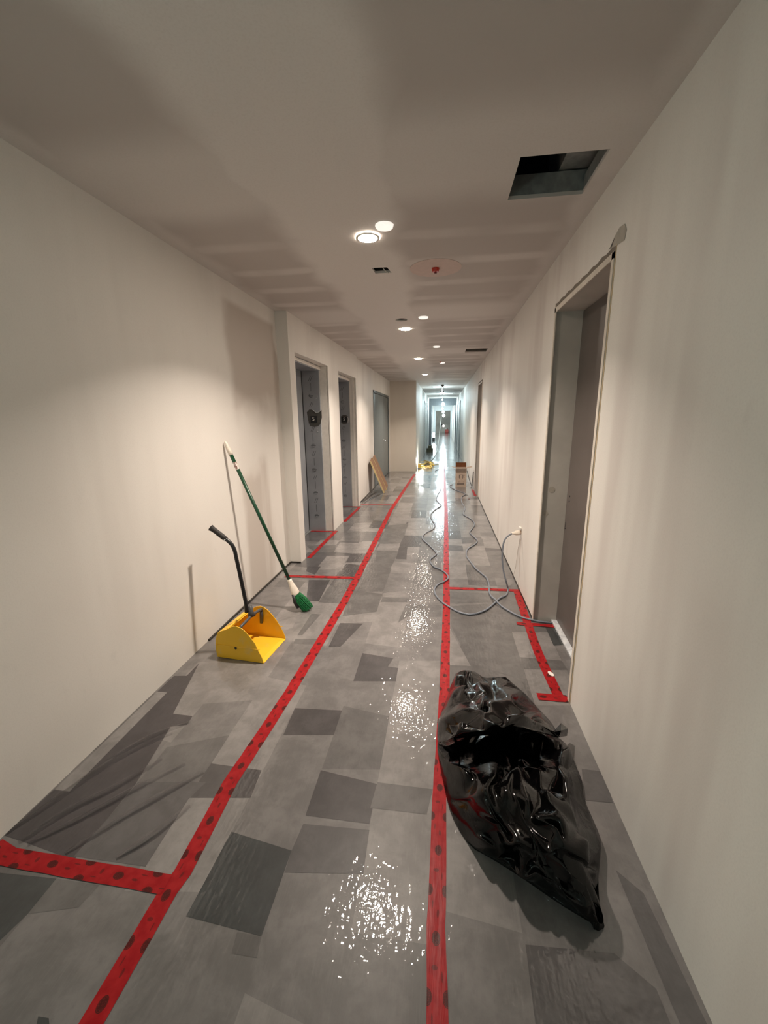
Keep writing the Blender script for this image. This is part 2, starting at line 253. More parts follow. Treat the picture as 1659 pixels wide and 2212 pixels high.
def plate(outer, holes, thick, f):
    """a sheet with cut-outs; f(u, v, d) gives the 3D point, d = depth behind the face"""
    vs, es = [], []
    for lp in [outer]+holes:
        b = len(vs); vs += [Vector(p) for p in lp]; es += [(b+i, b+(i+1) % len(lp)) for i in range(len(lp))]
    V, E_, F, *_ = delaunay_2d_cdt(vs, es, [], 0, 1e-6)
    bm = bmesh.new(); fr = [bm.verts.new(f(v.x, v.y, 0)) for v in V]
    for fc in F:
        c = sum((V[i] for i in fc), Vector((0, 0)))/len(fc)
        if inside((c.x, c.y), outer) and not any(inside((c.x, c.y), h) for h in holes): bm.faces.new([fr[i] for i in fc])
    for lp in [outer]+holes:
        a = [bm.verts.new(f(x, y, 0)) for x, y in lp]; b = [bm.verts.new(f(x, y, thick)) for x, y in lp]
        for i in range(len(lp)): bm.faces.new((a[i], a[(i+1) % len(lp)], b[(i+1) % len(lp)], b[i]))
    return bm

# ------------------------------------------------------------------ floor
bm = bmesh.new()
def quad(bm, pts, z, mi):
    f = bm.faces.new([bm.verts.new((p[0], p[1], z)) for p in pts]); f.material_index = mi
    if f.normal.z < 0 or (f.normal_update() or f.normal.z < 0): f.normal_flip()
    return f
quad(bm, rect(-2.1, -3, 1.2, YE+.2), 0, TK.index('n'))
rnd = random.Random(11)
x = -.749-.2535*6
while x < 1.15:
    y = -3+rnd.random()*.3; s0 = 0
    while y < 44:
        near = y < 3.0
        L = rnd.uniform(.18, .55) if not near else rnd.uniform(.35, .9)
        s1 = rnd.choice((0, 0, .03, -.03, .06, -.05))
        t = rnd.choices('lnmgdb', (3, 4, 2.2, 1.3, .8, .3))[0] if not near else rnd.choices('lnm', (3, 6, 1.2))[0]
        quad(bm, [(x, y), (x+.2535, y+s0), (x+.2535, y+L+s1), (x, y+L)], .0003, TK.index(t))
        y += L; s0 = s1
    x += .2535
for i, (t, ps) in enumerate(DATA['traced']): quad(bm, ps, .0006+.00001*i, TK.index(t))
structure(obj('floor', bm, M_FL))

# ------------------------------------------------------------------ ceiling with its openings
holes = {'duct': rect(.283, 1.945, .615, 2.275), 'box': [(-.497, 3.05), (-.393, 3.055), (-.375, 3.165), (-.490, 3.162)], 'round': circle(-.445, 4.60, .062),
         'grille': rect(.325, 6.655, .65, 6.98), 'f1': circle(-.455, 13.5, .07), 'f2': circle(-.40, 14.4, .07), 'f3': rect(.40, 16.4, .74-.05, 16.7), 'f4': rect(.40, 18.2, .69, 18.5)}
structure(obj('ceiling', plate(rect(-2.1, -3, 1.2, YE+.2), list(holes.values()), .016, lambda u, v, d: (u, v, ZC+d)), M_CEIL))
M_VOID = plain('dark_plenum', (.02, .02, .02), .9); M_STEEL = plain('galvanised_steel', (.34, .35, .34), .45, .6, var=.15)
# plenum above, so that the openings look into a real dark space
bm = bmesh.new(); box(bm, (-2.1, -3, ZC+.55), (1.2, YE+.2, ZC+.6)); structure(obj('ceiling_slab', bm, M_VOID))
t = thing('access_opening_frame', 'galvanised steel framing lining the large square ceiling opening near the right wall', 'ceiling opening', (0, 0, 0))
bm = bmesh.new(); x0, y0, x1, y1 = .283, 1.945, .615, 2.275
box(bm, (x0-.02, y1+.002, ZC+.017), (x1+.02, y1+.02, ZC+.10)); box(bm, (x1+.002, y0, ZC+.017), (x1+.02, y1, ZC+.075)); box(bm, (x0-.02, y0, ZC+.017), (x0-.002, y1, ZC+.075))
obj('steel_track', bm, M_STEEL, t)
t = thing('duct_pipe', 'pale pipe and sheet duct glimpsed inside the large ceiling opening', 'pipe', (0, 0, 0))
bm = bmesh.new(); box(bm, (x1-.11, 1.9, ZC+.105), (x1+.03, 2.5, ZC+.5)); obj('duct', bm, M_STEEL, t)
bm = bmesh.new(); tube(bm, [(x1-.118, 1.72, ZC+.16), (x1-.118, 2.11, ZC+.12)], .012); tube(bm, [(x1-.17, 1.72, ZC+.2), (x1-.17, 2.05, ZC+.16)], .009); obj('pipe', bm, plain('pale_pipe', (.5, .5, .48), .4), t)
t = thing('square_junction_box', 'open square junction box in the ceiling with a loose wire', 'junction box', (0, 0, 0))
bm = bmesh.new(); box(bm, (-.50, 3.04, ZC+.08), (-.37, 3.17, ZC+.085)); box(bm, (-.50, 3.17, ZC+.017), (-.37, 3.175, ZC+.085)); obj('box_body', bm, plain('dark_box_metal', (.05, .045, .04), .5, .6), t)
bm = bmesh.new(); tube(bm, catmull([(-.45, 3.08, ZC+.07), (-.43, 3.12, ZC+.02), (-.40, 3.15, ZC-.004), (-.385, 3.155, ZC+.004)]), .003, 6); obj('wire', bm, plain('white_wire', (.7, .68, .6), .4), t)
M_BOXM = plain('dark_box_metal2', (.045, .04, .035), .5, .5)
for nm, c, lab in (('round', (-.445, 4.60), 'open round junction box in the ceiling before the second warm downlight'), ('f1', (-.455, 13.5), 'nearer round ceiling box where the narrow corridor begins'), ('f2', (-.40, 14.4), 'farther round ceiling box just inside the narrow corridor')):
    bm = bmesh.new(); cyl(bm, (*c, ZC+.06), .075, .006); tube(bm, [(c[0], c[1], ZC+.02), (c[0], c[1], ZC+.06)], .073, 28, caps=False)
    tag(obj('round_junction_box', bm, M_BOXM), lab, 'junction box')
for nm, lab in (('grille', 'rectangular vent opening in the ceiling near the right wall beyond the third downlight'), ('f3', 'nearer dark vent slot in the narrow corridor ceiling'), ('f4', 'farther dark vent slot in the narrow corridor ceiling')):
    p = holes[nm]; (a, b), (c, d) = p[0], p[2]; bm = bmesh.new()
    box(bm, (a-.01, b-.01, ZC+.09), (c+.01, d+.01, ZC+.095)); box(bm, (a-.01, d+.001, ZC+.017), (c+.01, d+.01, ZC+.09))
    for s in (a-.01, c+.001): box(bm, (s, b, ZC+.017), (s+.009, d, ZC+.09))
    tag(obj('vent_opening', bm, plain('vent_metal_'+nm, (.16, .15, .13), .5, .4)), lab, 'vent')

# ------------------------------------------------------------------ walls
Y1a, Y1b, Z1 = 2.035, 2.990, 2.197     # right door opening
Y2a, Y2b = 7.97, 8.86
wall_outer = [(-3, -.05), (YE, -.05), (YE, ZC), (-3, ZC)]
structure(obj('wall_right', plate(wall_outer, [rect(Y1a, -.04, Y1b, Z1), rect(Y2a, -.04, Y2b, 2.17)], .012, lambda u, v, d: (XR+d+(max(0, u-12)*.0012), u, v)), M_WR))
def blk(name, pts, mat):
    bm = bmesh.new(); fs = []
    for f in pts: fs.append(bm.faces.new([bm.verts.new(p) for p in f]))
    return structure(obj(name, bm, mat))
# left near wall
structure(obj('wall_left', bx((XL-.12, -3, 0), (XL, 4.03, ZC)), M_WLN))
# elevator wall with two openings
EL = [(4.165, 5.316, 2.150), (5.812, 6.907, 2.143)]
structure(obj('wall_left_elevators', plate([(4.03, -.05), (7.02, -.05), (7.02, ZC), (4.03, ZC)], [rect(a, -.04, b, h) for a, b, h in EL], .015, lambda u, v, d: (XE-d+(u-4)*.017, u, v)), M_WL))
structure(obj('wall_left_pillar', bx((XL-.3, 4.013, 0), (XE+.0004, 4.03, ZC)), M_WL))
structure(obj('wall_left_far', plate([(6.9, -.05), (11.83, -.05), (11.83, ZC), (6.9, ZC)], [rect(8.93, -.04, 11.42, 2.075)], .015, lambda u, v, d: (-1.468-d, u, v)), M_WL))
structure(obj('wall_far_return', bx((-1.6, 11.80, 0), (XN, 12.0, ZC)), wall_mat('primed_return', (.66, .60, .52), (.56, .5, .44), .4)))
structure(obj('wall_left_narrow', bx((XN-.14, 11.98, 0), (XN, YE, ZC)), M_WL))
structure(obj('wall_end', bx((-1.2, YE, 0), (1.2, YE+.1, ZC)), plain('grey_end_wall', (.40, .37, .33), .7, var=.25, vscale=.8)))
structure(obj('wall_back', bx((-2, -3.1, 0), (1.2, -3, ZC)), M_WR))
structure(obj('wall_shaft', bx((-2.2, 4.0, 0), (-2.1, 12.2, ZC)), M_VOID))

# elevator recesses
M_FILM = NT('filmed_steel')
fn = M_FILM.noise(3, 3, M_FILM.coord()); M_FILM.set(Base_Color=M_FILM.mix(M_FILM.ramp(fn, .3, .7), (.27, .285, .305), (.34, .355, .375)), Roughness=.42, Metallic=.25, Normal=M_FILM.bump(M_FILM.noise(30, 3, M_FILM.coord((1, 1, .3))), .12, .004)); M_FILM = M_FILM.m
M_BARE = plain('bare_steel', (.095, .09, .082), .4, .4)
M_INK = plain('black_ink', (.03, .03, .035), .5); M_WPRINT = plain('white_print', (.75, .72, .66), .5); M_BLK = plain('black_plastic', (.012, .012, .013), .45)
M_FAINT = plain('faint_print', (.42, .43, .44), .5)
def text_mesh(s, size):
    cu = bpy.data.curves.new('t', 'FONT'); cu.body = s; cu.size = size; cu.extrude = .0004; cu.align_x = 'CENTER'; cu.align_y = 'CENTER'
    o = bpy.data.objects.new('t', cu); COL.objects.link(o); dg = bpy.context.evaluated_depsgraph_get()
    me = bpy.data.meshes.new_from_object(o.evaluated_get(dg)); bpy.data.objects.remove(o); return me
for i, (a, b, h) in enumerate(EL):
    xf = XE+(a-4)*.017
    yj = b-.035                               # face of the far steel jamb
    xr = xf-.095; xd = xf-.315                # drywall return ends / door plane
    # the drywall return around the opening
    bm = bmesh.new(); box(bm, (xr, b-.001, 0), (xf-.001, b+.03, h+.02)); box(bm, (xr, a-.03, 0), (xf-.001, a+.001, h+.02)); box(bm, (xr, a-.03, h-.001), (xf-.001, b+.03, h+.03))
    structure(obj('trim_%d' % (1+i), bm, M_REV))
    t = structure(thing('door_%d' % (1+i), 'grey film-wrapped elevator entrance, the %s of the two' % ('nearer' if i == 0 else 'farther'), 'elevator door', (0, 0, 0)))
    fr = bmesh.new(); box(fr, (xd, yj, 0), (xr+.002, b+.02, h-.03)); box(fr, (xd, a-.02, 0), (xr+.002, a+.035, h-.03)); box(fr, (xd, a-.02, h-.055), (xr+.004, b+.02, h+.0)); obj('door_frame', fr, M_FILM, t)
    bm = bmesh.new(); box(bm, (xr+.0025, a-.001, h-.045), (xr+.014, b-.001, h-.012)); obj('head_trim', bm, M_REV, t)
    d1 = bmesh.new(); box(d1, (xd-.035, (a+b)/2+.01, .01), (xd-.006, yj+.02, h-.05)); box(d1, (xd-.06, a, .01), (xd-.037, (a+b)/2+.03, h-.05)); obj('door_leaf', d1, M_FILM, t)
    bm = bmesh.new(); box(bm, (xd-.07, yj-.012, 0), (xd-.002, yj-.0005, h-.055)); obj('door_seal', bm, M_BLK, t)
    bm = bmesh.new(); box(bm, (xd-.08, a, -.002), (xd+.02, yj, .006)); obj('sill', bm, M_STEEL, t)
    # printed marks on the protective film
    bm = bmesh.new(); cx = (xr+xd)/2; z = 2.0 if i == 0 else 1.98; k = 0; yy = yj-.0008
    while z > .12:
        if not (abs(z-1.5) < .12):
            if k % 3 == 0:
                for s in (-.012, .012):
                    f = bm.faces.new([bm.verts.new(p) for p in ((cx+s-.018, yy, z-.03), (cx+s-.012, yy, z-.03), (cx+s+.018, yy, z+.03), (cx+s+.012, yy, z+.03))])
            elif k % 3 == 1: box(bm, (cx-.0025, yy-.0003, z-.05), (cx+.0025, yy, z+.05))
            else:
                tube(bm, [(cx+.028*math.cos(q*.5), yy, z+.02*math.sin(q*.5)) for q in range(2, 12)], .003, 4)
                box(bm, (cx-.03, yy-.0003, z-.004), (cx+.03, yy, z+.004))
        z -= .105; k += 1
    obj('film_print', bm, plain('film_print_ink', (.09, .095, .10), .5), t)
    if i == 0:
        bm = bmesh.new(); tube(bm, [(cx+.075+.02*math.cos(q*.5), yy, 1.36+.025*math.sin(q*.5)) for q in range(2, 11)], .003, 4)
        tube(bm, [(cx+.06+.02*math.cos(q*.5), yy, 1.78+.03*math.sin(q*.5)) for q in range(8, 15)], .003, 4); obj('faint_letter', bm, M_FAINT, t)
    sx, sz = (-1.651, 1.495) if i == 0 else (-1.622, 1.485)
    # torn-away film with bare steel
    bm = bmesh.new()
    poly = [(-.09, .09), (-.055, .125), (-.01, .12), (.035, .085), (.07, .09), (.108, .12), (.108, .02), (.085, -.06), (.05, -.09), (0, -.095), (-.05, -.085), (-.07, -.04), (-.082, .03)] if i == 0 else [(-.06, .05), (-.02, .072), (.03, .07), (.06, .05), (.058, -.05), (.03, -.07), (-.02, -.075), (-.055, -.055)]
    f = bm.faces.new([bm.verts.new((sx+px_, yj-.0008, sz+pz)) for px_, pz in poly]); obj('bare_patch', bm, M_BARE, t)
    bm = bmesh.new()
    if i: tube(bm, [(sx+.058, yj-.003, sz+.04), (sx+.066, yj-.004, sz+.01), (sx+.058, yj-.003, sz-.05)], .006, 6)
    else: tube(bm, [(sx+p[0], yj-.003, sz+p[1]) for p in poly[2:6]], .003, 6)
    obj('torn_film_edge', bm, plain('torn_film', (.6, .6, .6), .2), t)
    sg = thing('floor_number_sign', 'small black square sign with a white 5 on the %s elevator jamb' % ('nearer' if i == 0 else 'farther'), 'sign', (sx, yj-.001, sz), group=None)
    obj('plate', bx((-.044, -.005, -.043), (.044, -.0002, .043), .001), M_BLK, sg)
    me = text_mesh('5', .068); n5 = link('numeral', me, M_WPRINT, sg); n5.location = (-.004, -.0058, .004); n5.rotation_euler = (math.pi/2, 0, 0); n5['label'] = 'white numeral 5'

# grey double door on the left
t = structure(thing('door_3', 'grey painted double door in the left wall beyond the elevators', 'door', (0, 0, 0)))
M_GD = plain('grey_door_paint', (.125, .15, .155), .35); M_GF = plain('grey_frame_paint', (.10, .12, .122), .4); M_CHR = plain('satin_chrome', (.75, .75, .75), .25, .9)
bm = bmesh.new(); box(bm, (-1.60, 8.905, 0), (-1.46, 8.96, 2.08)); box(bm, (-1.60, 11.39, 0), (-1.46, 11.44, 2.08)); box(bm, (-1.60, 8.905, 2.035), (-1.46, 11.44, 2.085)); obj('door_frame', bm, M_GF, t)
for nm, a, b, sgn in (('leaf', 8.965, 10.515, 1), ('leaf', 10.525, 11.385, -1)):
    lf = obj('door_leaf', bx((-1.52, a, .008), (-1.475, b, 2.03), .002), M_GD, t)
    for z in (.3, 1.05, 1.8):
        yh = a-.003 if sgn > 0 else b-.003
        obj('hinge', cyl(bmesh.new(), (-1.47, yh, z), .008, .1, 10), M_CHR if False else M_GF, lf)
    if sgn > 0:
        bm = bmesh.new(); cyl(bm, (-1.468, b-.07, .96), .028, .012, 20, 'X'); tube(bm, [(-1.47, b-.07, .96), (-1.42, b-.07, .96), (-1.415, b-.09, .96), (-1.415, b-.19, .955)], .009, 10)
        h = obj('lever_handle', bm, M_CHR, lf, True); h['label'] = 'bright chrome lever handle'

# right doors: unfinished steel frame in a rough drywall opening
M_FR = plain('primed_frame', (.52, .485, .44), .5, var=.06, vscale=6); M_FRW = plain('frame_face', (.70, .64, .56), .5); M_DR = plain('brown_grey_door', (.125, .105, .096), .42, var=.08, vscale=4)
M_MARB = NT('marble_sill'); mv = M_MARB.noise(9, 6, M_MARB.coord(), .7, 1.5); M_MARB.set(Base_Color=M_MARB.mix(M_MARB.ramp(mv, .45, .6), (.72, .74, .76), (.55, .57, .6)), Roughness=.2); M_MARB = M_MARB.m
def side_door(idx, ya, yb, zt, depth, leafmat, label):
    t = structure(thing('door_%d' % idx, label, 'door', (0, 0, 0))); xf = XR; xb = xf+depth
    bm = bmesh.new(); g = .012
    # jambs and head as hollow returns with a narrow face standing 4 mm proud of the board
    for y0, y1 in ((ya+.004, ya+g+.006), (yb-g-.006, yb-.004)): box(bm, (xf+.001, y0, 0), (xb+.05, y1, zt-.028))
    box(bm, (xf+.001, ya+.004, zt-.046), (xb+.05, yb-.004, zt-.028)); obj('door_frame', bm, M_FR, t)
    bm = bmesh.new()
    box(bm, (xf-.006, ya+.004, .0), (xf+.001, ya+.030, zt-.026)); box(bm, (xf-.006, yb-.030, .0), (xf+.001, yb-.004, zt-.026)); box(bm, (xf-.006, ya+.004, zt-.052), (xf+.001, yb-.004, zt-.024)); obj('frame_face', bm, M_FRW, t)
    bm = bmesh.new(); box(bm, (xf-.002, ya-.004, .0), (xf+.002, ya+.003, zt)); box(bm, (xf-.002, yb-.004, 0), (xf+.0035, yb+.002, zt)); obj('raw_board_edge', bm, M_RAW, t)
    lf = obj('door_leaf', bx((xb, ya+.02, .02), (xb+.045, yb-.02, zt-.05)), leafmat, t)
    obj('threshold', bx((xb-.035, ya+.02, 0), (xb+.05, yb-.02, .016), .003), M_MARB, t)
    return t, lf
t, lf = side_door(4, Y1a, Y1b, Z1, .165, M_DR, 'brown-grey door in a deep unfinished frame in the right wall')
bm = bmesh.new()
for z in (.965, .93): cyl(bm, (XR+.164, Y1b-.08, z), .006, .003, 12, 'X')
box(bm, (XR+.1635, Y1b-.05, .74), (XR+.166, Y1b-.04, .775)); cyl(bm, (XR+.1635, Y1b-.045, .73), .006, .003, 12, 'X'); obj('lock_hole', bm, M_BLK, lf)
bm = bmesh.new()
for (yy, zz), r in (((Y1b-.0225, 1.0), .022), ((Y1b-.0225, .83), .018)): cyl(bm, (XR+.06 if r > .02 else XR+.03, Y1b-.0187, zz), r, .0006, 18, 'Y')
obj('stain', bm, plain('beige_smudge', (.44, .395, .335), .6), t)
side_door(5, Y2a, Y2b, 2.17, .11, M_DR, 'tall narrow-looking door frame in the right wall beside the cardboard box')
# dark rough gap above the frames, and a torn patch of board
bm = bmesh.new(); pts = [(Y1a, Z1-.023)]+[(Y1a+(Y1b-Y1a)*k/24, Z1+.004*math.sin(k*1.9)+.003*random.random()) for k in range(25)]+[(Y1b, Z1-.023)]
f = bm.faces.new([bm.verts.new((XR-.0015, p[0], p[1])) for p in pts]); structure(obj('trim_3', bm, plain('rough_gap', (.20, .17, .14), .9)))
bm = bmesh.new(); f = bm.faces.new([bm.verts.new((XR-.0018, y, z)) for y, z in ((2.115, 2.205), (2.075, 2.232), (2.02, 2.252), (1.97, 2.245), (1.945, 2.215), (1.955, 2.18), (2.03, 2.19))]); structure(obj('trim_4', bm, plain('patched_board', (.42, .39, .34), .8)))
bm = bmesh.new(); f = bm.faces.new([bm.verts.new((XR-.0022, y, z)) for y, z in ((2.125, 2.203), (2.10, 2.212), (2.055, 2.236), (2.085, 2.206))]); structure(obj('trim_5', bm, M_BLK))

# portals of the narrow corridor
M_DKF = plain('dark_grey_frame', (.10, .115, .125), .4); M_LTF = plain('white_frame', (.62, .66, .68), .4)
def portal(n, y, xa, xb, zt, w, mat, d=.12):
    bm = bmesh.new(); box(bm, (XN-.001, y, 0), (xa, y+d, ZC)); box(bm, (xb, y, 0), (XR+.06, y+d, ZC)); box(bm, (xa, y, zt), (xb, y+d, ZC)); 
    structure(obj('trim_%d' % n, bm, mat))
portal(6, 23.0, -.60, .66, 2.14, .1, M_DKF, .2); portal(7, 34.0, -.56, .62, 2.02, .1, M_LTF); portal(9, 28.5, -.66, .70, 2.25, .1, M_LTF)
for n, y in ((10, 17.1), (11, 19.8)):
    bm = bmesh.new(); box(bm, (XN, y, 0), (XN+.02, y+.06, 2.12)); box(bm, (XN, y+.95, 0), (XN+.02, y+1.01, 2.12)); box(bm, (XN, y, 2.10), (XN+.02, y+1.01, 2.16)); box(bm, (XR-.012, y+.3, 0), (XR+.008, y+.36, 2.12)); box(bm, (XR-.012, y+1.2, 0), (XR+.008, y+1.26, 2.12)); box(bm, (XR-.012, y+.3, 2.10), (XR+.008, y+1.26, 2.16))
    structure(obj('trim_%d' % n, bm, plain('grey_jamb_%d' % n, (.30, .35, .38), .4)))
# wall-foot gap and dark film edge
bm = bmesh.new(); box(bm, (XL, 2.4, 0), (XL+.012, 4.012, .012)); box(bm, (XL, 4.0, 0), (XE, 4.0125, .012)); box(bm, (-1.467, 7.03, 0), (-1.455, 8.90, .012)); structure(obj('baseboard_left', bm, M_BOXM))
bm = bmesh.new(); box(bm, (XR-.004, 3.0, 0), (XR+.0, 7.95, .012)); structure(obj('baseboard_right', bm, M_BOXM))

# ------------------------------------------------------------------ red tapes
def tape(label, pts, w, z=.0014, seed=0, group=None):
    rnd = random.Random(seed); P = [Vector((*p, 0)) for p in pts]; bm = bmesh.new(); uvl = bm.loops.layers.uv.new('UVMap')
    smp = []
    for i in range(len(P)-1):
        n = max(1, int((P[i+1]-P[i]).length/.06)); smp += [P[i].lerp(P[i+1], k/n) for k in range(n)]
    smp.append(P[-1]); rows = []; u = rnd.random() if seed else 0
    for i, p in enumerate(smp):
        t = (smp[min(i+1, len(smp)-1)]-smp[max(i-1, 0)]).normalized(); s = Vector((t.y, -t.x, 0)); j = rnd.uniform(-.0012, .0012)
        if i: u += (p-smp[i-1]).length
        rows.append([(p+s*(k*w/2+j)+Vector((0, 0, z+.0006*rnd.random())), u, k*w/2) for k in (-1, -.33, .33, 1)])
    vs = [[bm.verts.new(q[0]) for q in r] for r in rows]
    for i in range(len(rows)-1):
        for k in range(3):
            f = bm.faces.new((vs[i][k], vs[i][k+1], vs[i+1][k+1], vs[i+1][k]))
            for lp, (a, b) in zip(f.loops, ((i, k), (i, k+1), (i+1, k+1), (i+1, k))): lp[uvl].uv = (rows[a][b][1], rows[a][b][2])
    bmesh.ops.recalc_face_normals(bm, faces=bm.faces)
    for f in bm.faces:
        if f.normal.z < 0: f.normal_flip()
    return tag(obj('red_tape', bm, M_TAPE), label, 'tape', group)
tape('long red tape line down the middle of the floor, passing left of the black bag', [(.018, .40), (.018, .74), (.011, .946), (.018, 1.43), (.042, 2.11), (.062, 3.22), (.085, 6.8), (.075, 8.5), (.075, 11.7), (.09, 13.6)], .056)
tape('long red tape line on the left side of the floor, passing the yellow dustpan', [(-.861, .40), (-.858, .622), (-.856, .927), (-.847, .985), (-.862, 1.34), (-.823, 1.92), (-.789, 3.12), (-.79, 3.70), (-.827, 6.73), (-.726, 11.2)], .064)
tape('short red tape strip crossing to the left wall in the near left corner', [(-1.585, .975), (-1.50, .952), (-.875, .944)], .060, .0022, 3)
tape('red tape strip from the left wall to the left line, behind the broom', [(-1.50, 3.62), (-.80, 3.653)], .056, .0022, 4)
tape('thin far red tape strip from the second elevator corner to the left line', [(-1.41, 7.045), (-.80, 7.075)], .045, .0022, 5)
tape('red tape strip from the middle line to the right wall beneath the blue-grey cords', [(.09, 3.505), (.70, 3.52)], .05, .0022, 6)
tape('red tape strip along the deep doorway on the right, meeting its near jamb', [(.676, 3.49), (.655, 2.93), (.645, 2.5), (.66, 2.04)], .058, .0028, 7)
tape('short red tape stub at the near jamb of the right doorway', [(.545, 2.072), (.703, 2.07)], .058, .0034, 8)
tape('red tape strip running into the right doorway under the cord end', [(.575, 2.905), (.86, 2.89)], .045, .0038, 9)
tape('red tape strip along the opening of the nearer elevator', [(-1.437, 4.17), (-1.415, 5.30)], .05, .0022, 10)
tape('red tape strip across the far jamb of the nearer elevator', [(-1.76, 5.25), (-1.42, 5.262)], .04, .0028, 11)
tape('red tape strip along the opening of the farther elevator', [(-1.422, 5.815), (-1.395, 6.89)], .05, .0022, 12)
tape('red tape strip across the far jamb of the farther elevator', [(-1.69, 6.845), (-1.40, 6.855)], .04, .0028, 13)
tape('small red tape piece at the foot of the far right door', [(.66, 8.05), (.655, 8.80)], .05, .0022, 14)

# ------------------------------------------------------------------ ceiling lights
M_LENS = emit('warm_lens', (1, .87, .72), 230); M_TRIM = plain('white_trim', (.8, .78, .74), .4)
NAMES = ['nearest', 'second', 'third', 'farthest']
for i, (x_, y_) in enumerate(((-.437, 2.56), (-.441, 5.047), (-.436, 7.50), (-.434, 10.2))):
    t = thing('ceiling_downlight', '%s of the four glowing warm round ceiling lights' % NAMES[i], 'ceiling light', (x_, y_, ZC))
    bm = bmesh.new(); tube(bm, [(0, 0, -.001), (0, 0, -.009)], .066, 32, caps=False); 
    bm2 = plate(circle(0, 0, .066, 32), [circle(0, 0, .054, 32)], -.006, lambda u, v, d: (u, v, -.009-d)); me = bpy.data.meshes.new('trim_ring'); bm2.to_mesh(me); bm2.free(); bm.free()
    link('trim_ring', me, M_TRIM, t)
    obj('lens', cyl(bmesh.new(), (0, 0, -.006), .054, .004), M_LENS, t)
    light('lamp', 'AREA', (0, 0, -.0125), P_DOWN, WARM, t, .10, math.radians(122))
# discs added for flare-like ghosts beside them, glow put in by emission
M_FLARE = emit('flare_glow', (1, .93, .84), .75)
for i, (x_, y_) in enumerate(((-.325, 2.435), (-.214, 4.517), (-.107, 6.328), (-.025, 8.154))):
    t = thing('flare_disc', '%s of the four added glowing flare-ghost discs right of the warm lights' % NAMES[i], 'flare disc', (x_, y_, ZC))
    obj('cover', cyl(bmesh.new(), (0, 0, -.006), .046, .012, 12, r2=.05), M_FLARE, t)
# red capped detectors
for i, (x_, y_, s) in enumerate(((-.068, 3.125, 1), (-.06, 8.0, .7))):
    t = thing('capped_detector', ['red-capped detector on the ceiling with a pink halo', 'farther red-capped detector beside the farthest white disc'][i], 'smoke detector', (x_, y_, ZC))
    bm = bmesh.new(); cyl(bm, (0, 0, -.012*s), .022*s, .024*s, 20, r2=.027*s); rm = NT('red_cap'); rm.set(Base_Color=(.5, .03, .012), Roughness=.35); obj('cap', bm, rm.m, t)
    obj('nozzle', cyl(bmesh.new(), (0, 0, -.028*s), .008*s, .012*s, 12), plain('dark_red', (.12, .01, .01), .4), t)
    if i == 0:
        obj('painted_halo', cyl(bmesh.new(), (0, 0, -.001), .175, .002, 40), plain('painted_pink_glow', (.57, .455, .405), .7, var=.03), t)['label'] = 'pink glow around the cap, painted as a flush disc'  # pink light around the red cap, painted as a thin coloured disc

# ------------------------------------------------------------------ bulbs of the narrow corridor
M_BULB = emit('cool_bulb', (.86, .97, 1), 14)
def bulb(x_, y_, z_, label, p, r=.045, drop=.0, col=COOL):
    t = thing('hanging_bulb', label, 'light bulb', (x_, y_, z_))
    bm = bmesh.new(); bmesh.ops.create_uvsphere(bm, u_segments=16, v_segments=10, radius=r); obj('globe', bm, M_BULB, t, True)
    obj('socket', cyl(bmesh.new(), (0, 0, r+.02), .018, .05, 12), M_BLK, t)
    if p:
        for nm, dz in (('lamp', -r-.03),): light(nm, 'POINT', (0, 0, dz), p, col, t, .04)
P = P_BULB
bulb(-.075, 14.5, 2.29, 'left bulb of the first glowing pair in the narrow corridor', P*.35, .035); bulb(.01, 14.5, 2.29, 'right bulb of the first glowing pair in the narrow corridor', P*.35, .035)
bulb(-.03, 18.6, 2.25, 'bare bulb on the string behind the first glowing pair', P*1.0, .03)
bulb(.006, 22.3, 2.17, 'large glowing bulb just before the dark grey portal', P*1.5, .085); bulb(-.018, 26.5, 2.04, 'small glowing bulb beyond the dark grey portal', P*1.8, .07)
bulb(.032, 30, 1.875, 'hanging bulb beyond the light portal', P*1.8, .085); bulb(.077, 32.6, 1.65, 'lowest and farthest hanging bulb', P*1.5, .11); bulb(.12, 38.0, 2.2, 'bulb added to brighten the end room', P*6, .05)  # last bulb is an added source that brightens the end wall
bm = bmesh.new(); tube(bm, catmull([(-.026, 13.6, ZC-.02), (-.035, 14.5, 2.36), (-.033, 16.5, 2.30), (-.03, 18.6, 2.31), (-.01, 20.5, 2.26), (.006, 22.3, 2.29), (-.01, 24.5, 2.10), (-.018, 26.5, 2.14), (.0, 28.6, 2.0), (.032, 30, 1.98), (.077, 32.6, 1.80)]), .008, 6)
tag(obj('light_string_cable', bm, plain('white_cable', (.75, .75, .72), .4)), 'white cable linking the glowing bulbs along the narrow corridor', 'cable')
t = thing('ceiling_junction', 'dark round ceiling box with fitting where the bulb string starts', 'junction box', (-.026, 13.6, ZC)); obj('box_body', cyl(bmesh.new(), (0, 0, -.02), .05, .04, 16), plain('grey_box', (.12, .12, .11), .5), t); obj('fitting', cyl(bmesh.new(), (0, 0, -.055), .025, .03, 12), M_TRIM, t)
bm = bmesh.new(); tube(bm, catmull([(-.07, 33.5, 2.0), (-.12, 30, 1.3), (-.17, 25, .55), (-.2, 20, .12), (-.24, 17.5, .02), (-.35, 15.2, .012), (-.5, 13.9, .012)]), .009, 6)
tag(obj('extension_cord', bm, plain('pale_cord', (.7, .66, .55), .5)), 'thin pale cord sagging from the far bulbs to the yellow cord pile', 'cord')
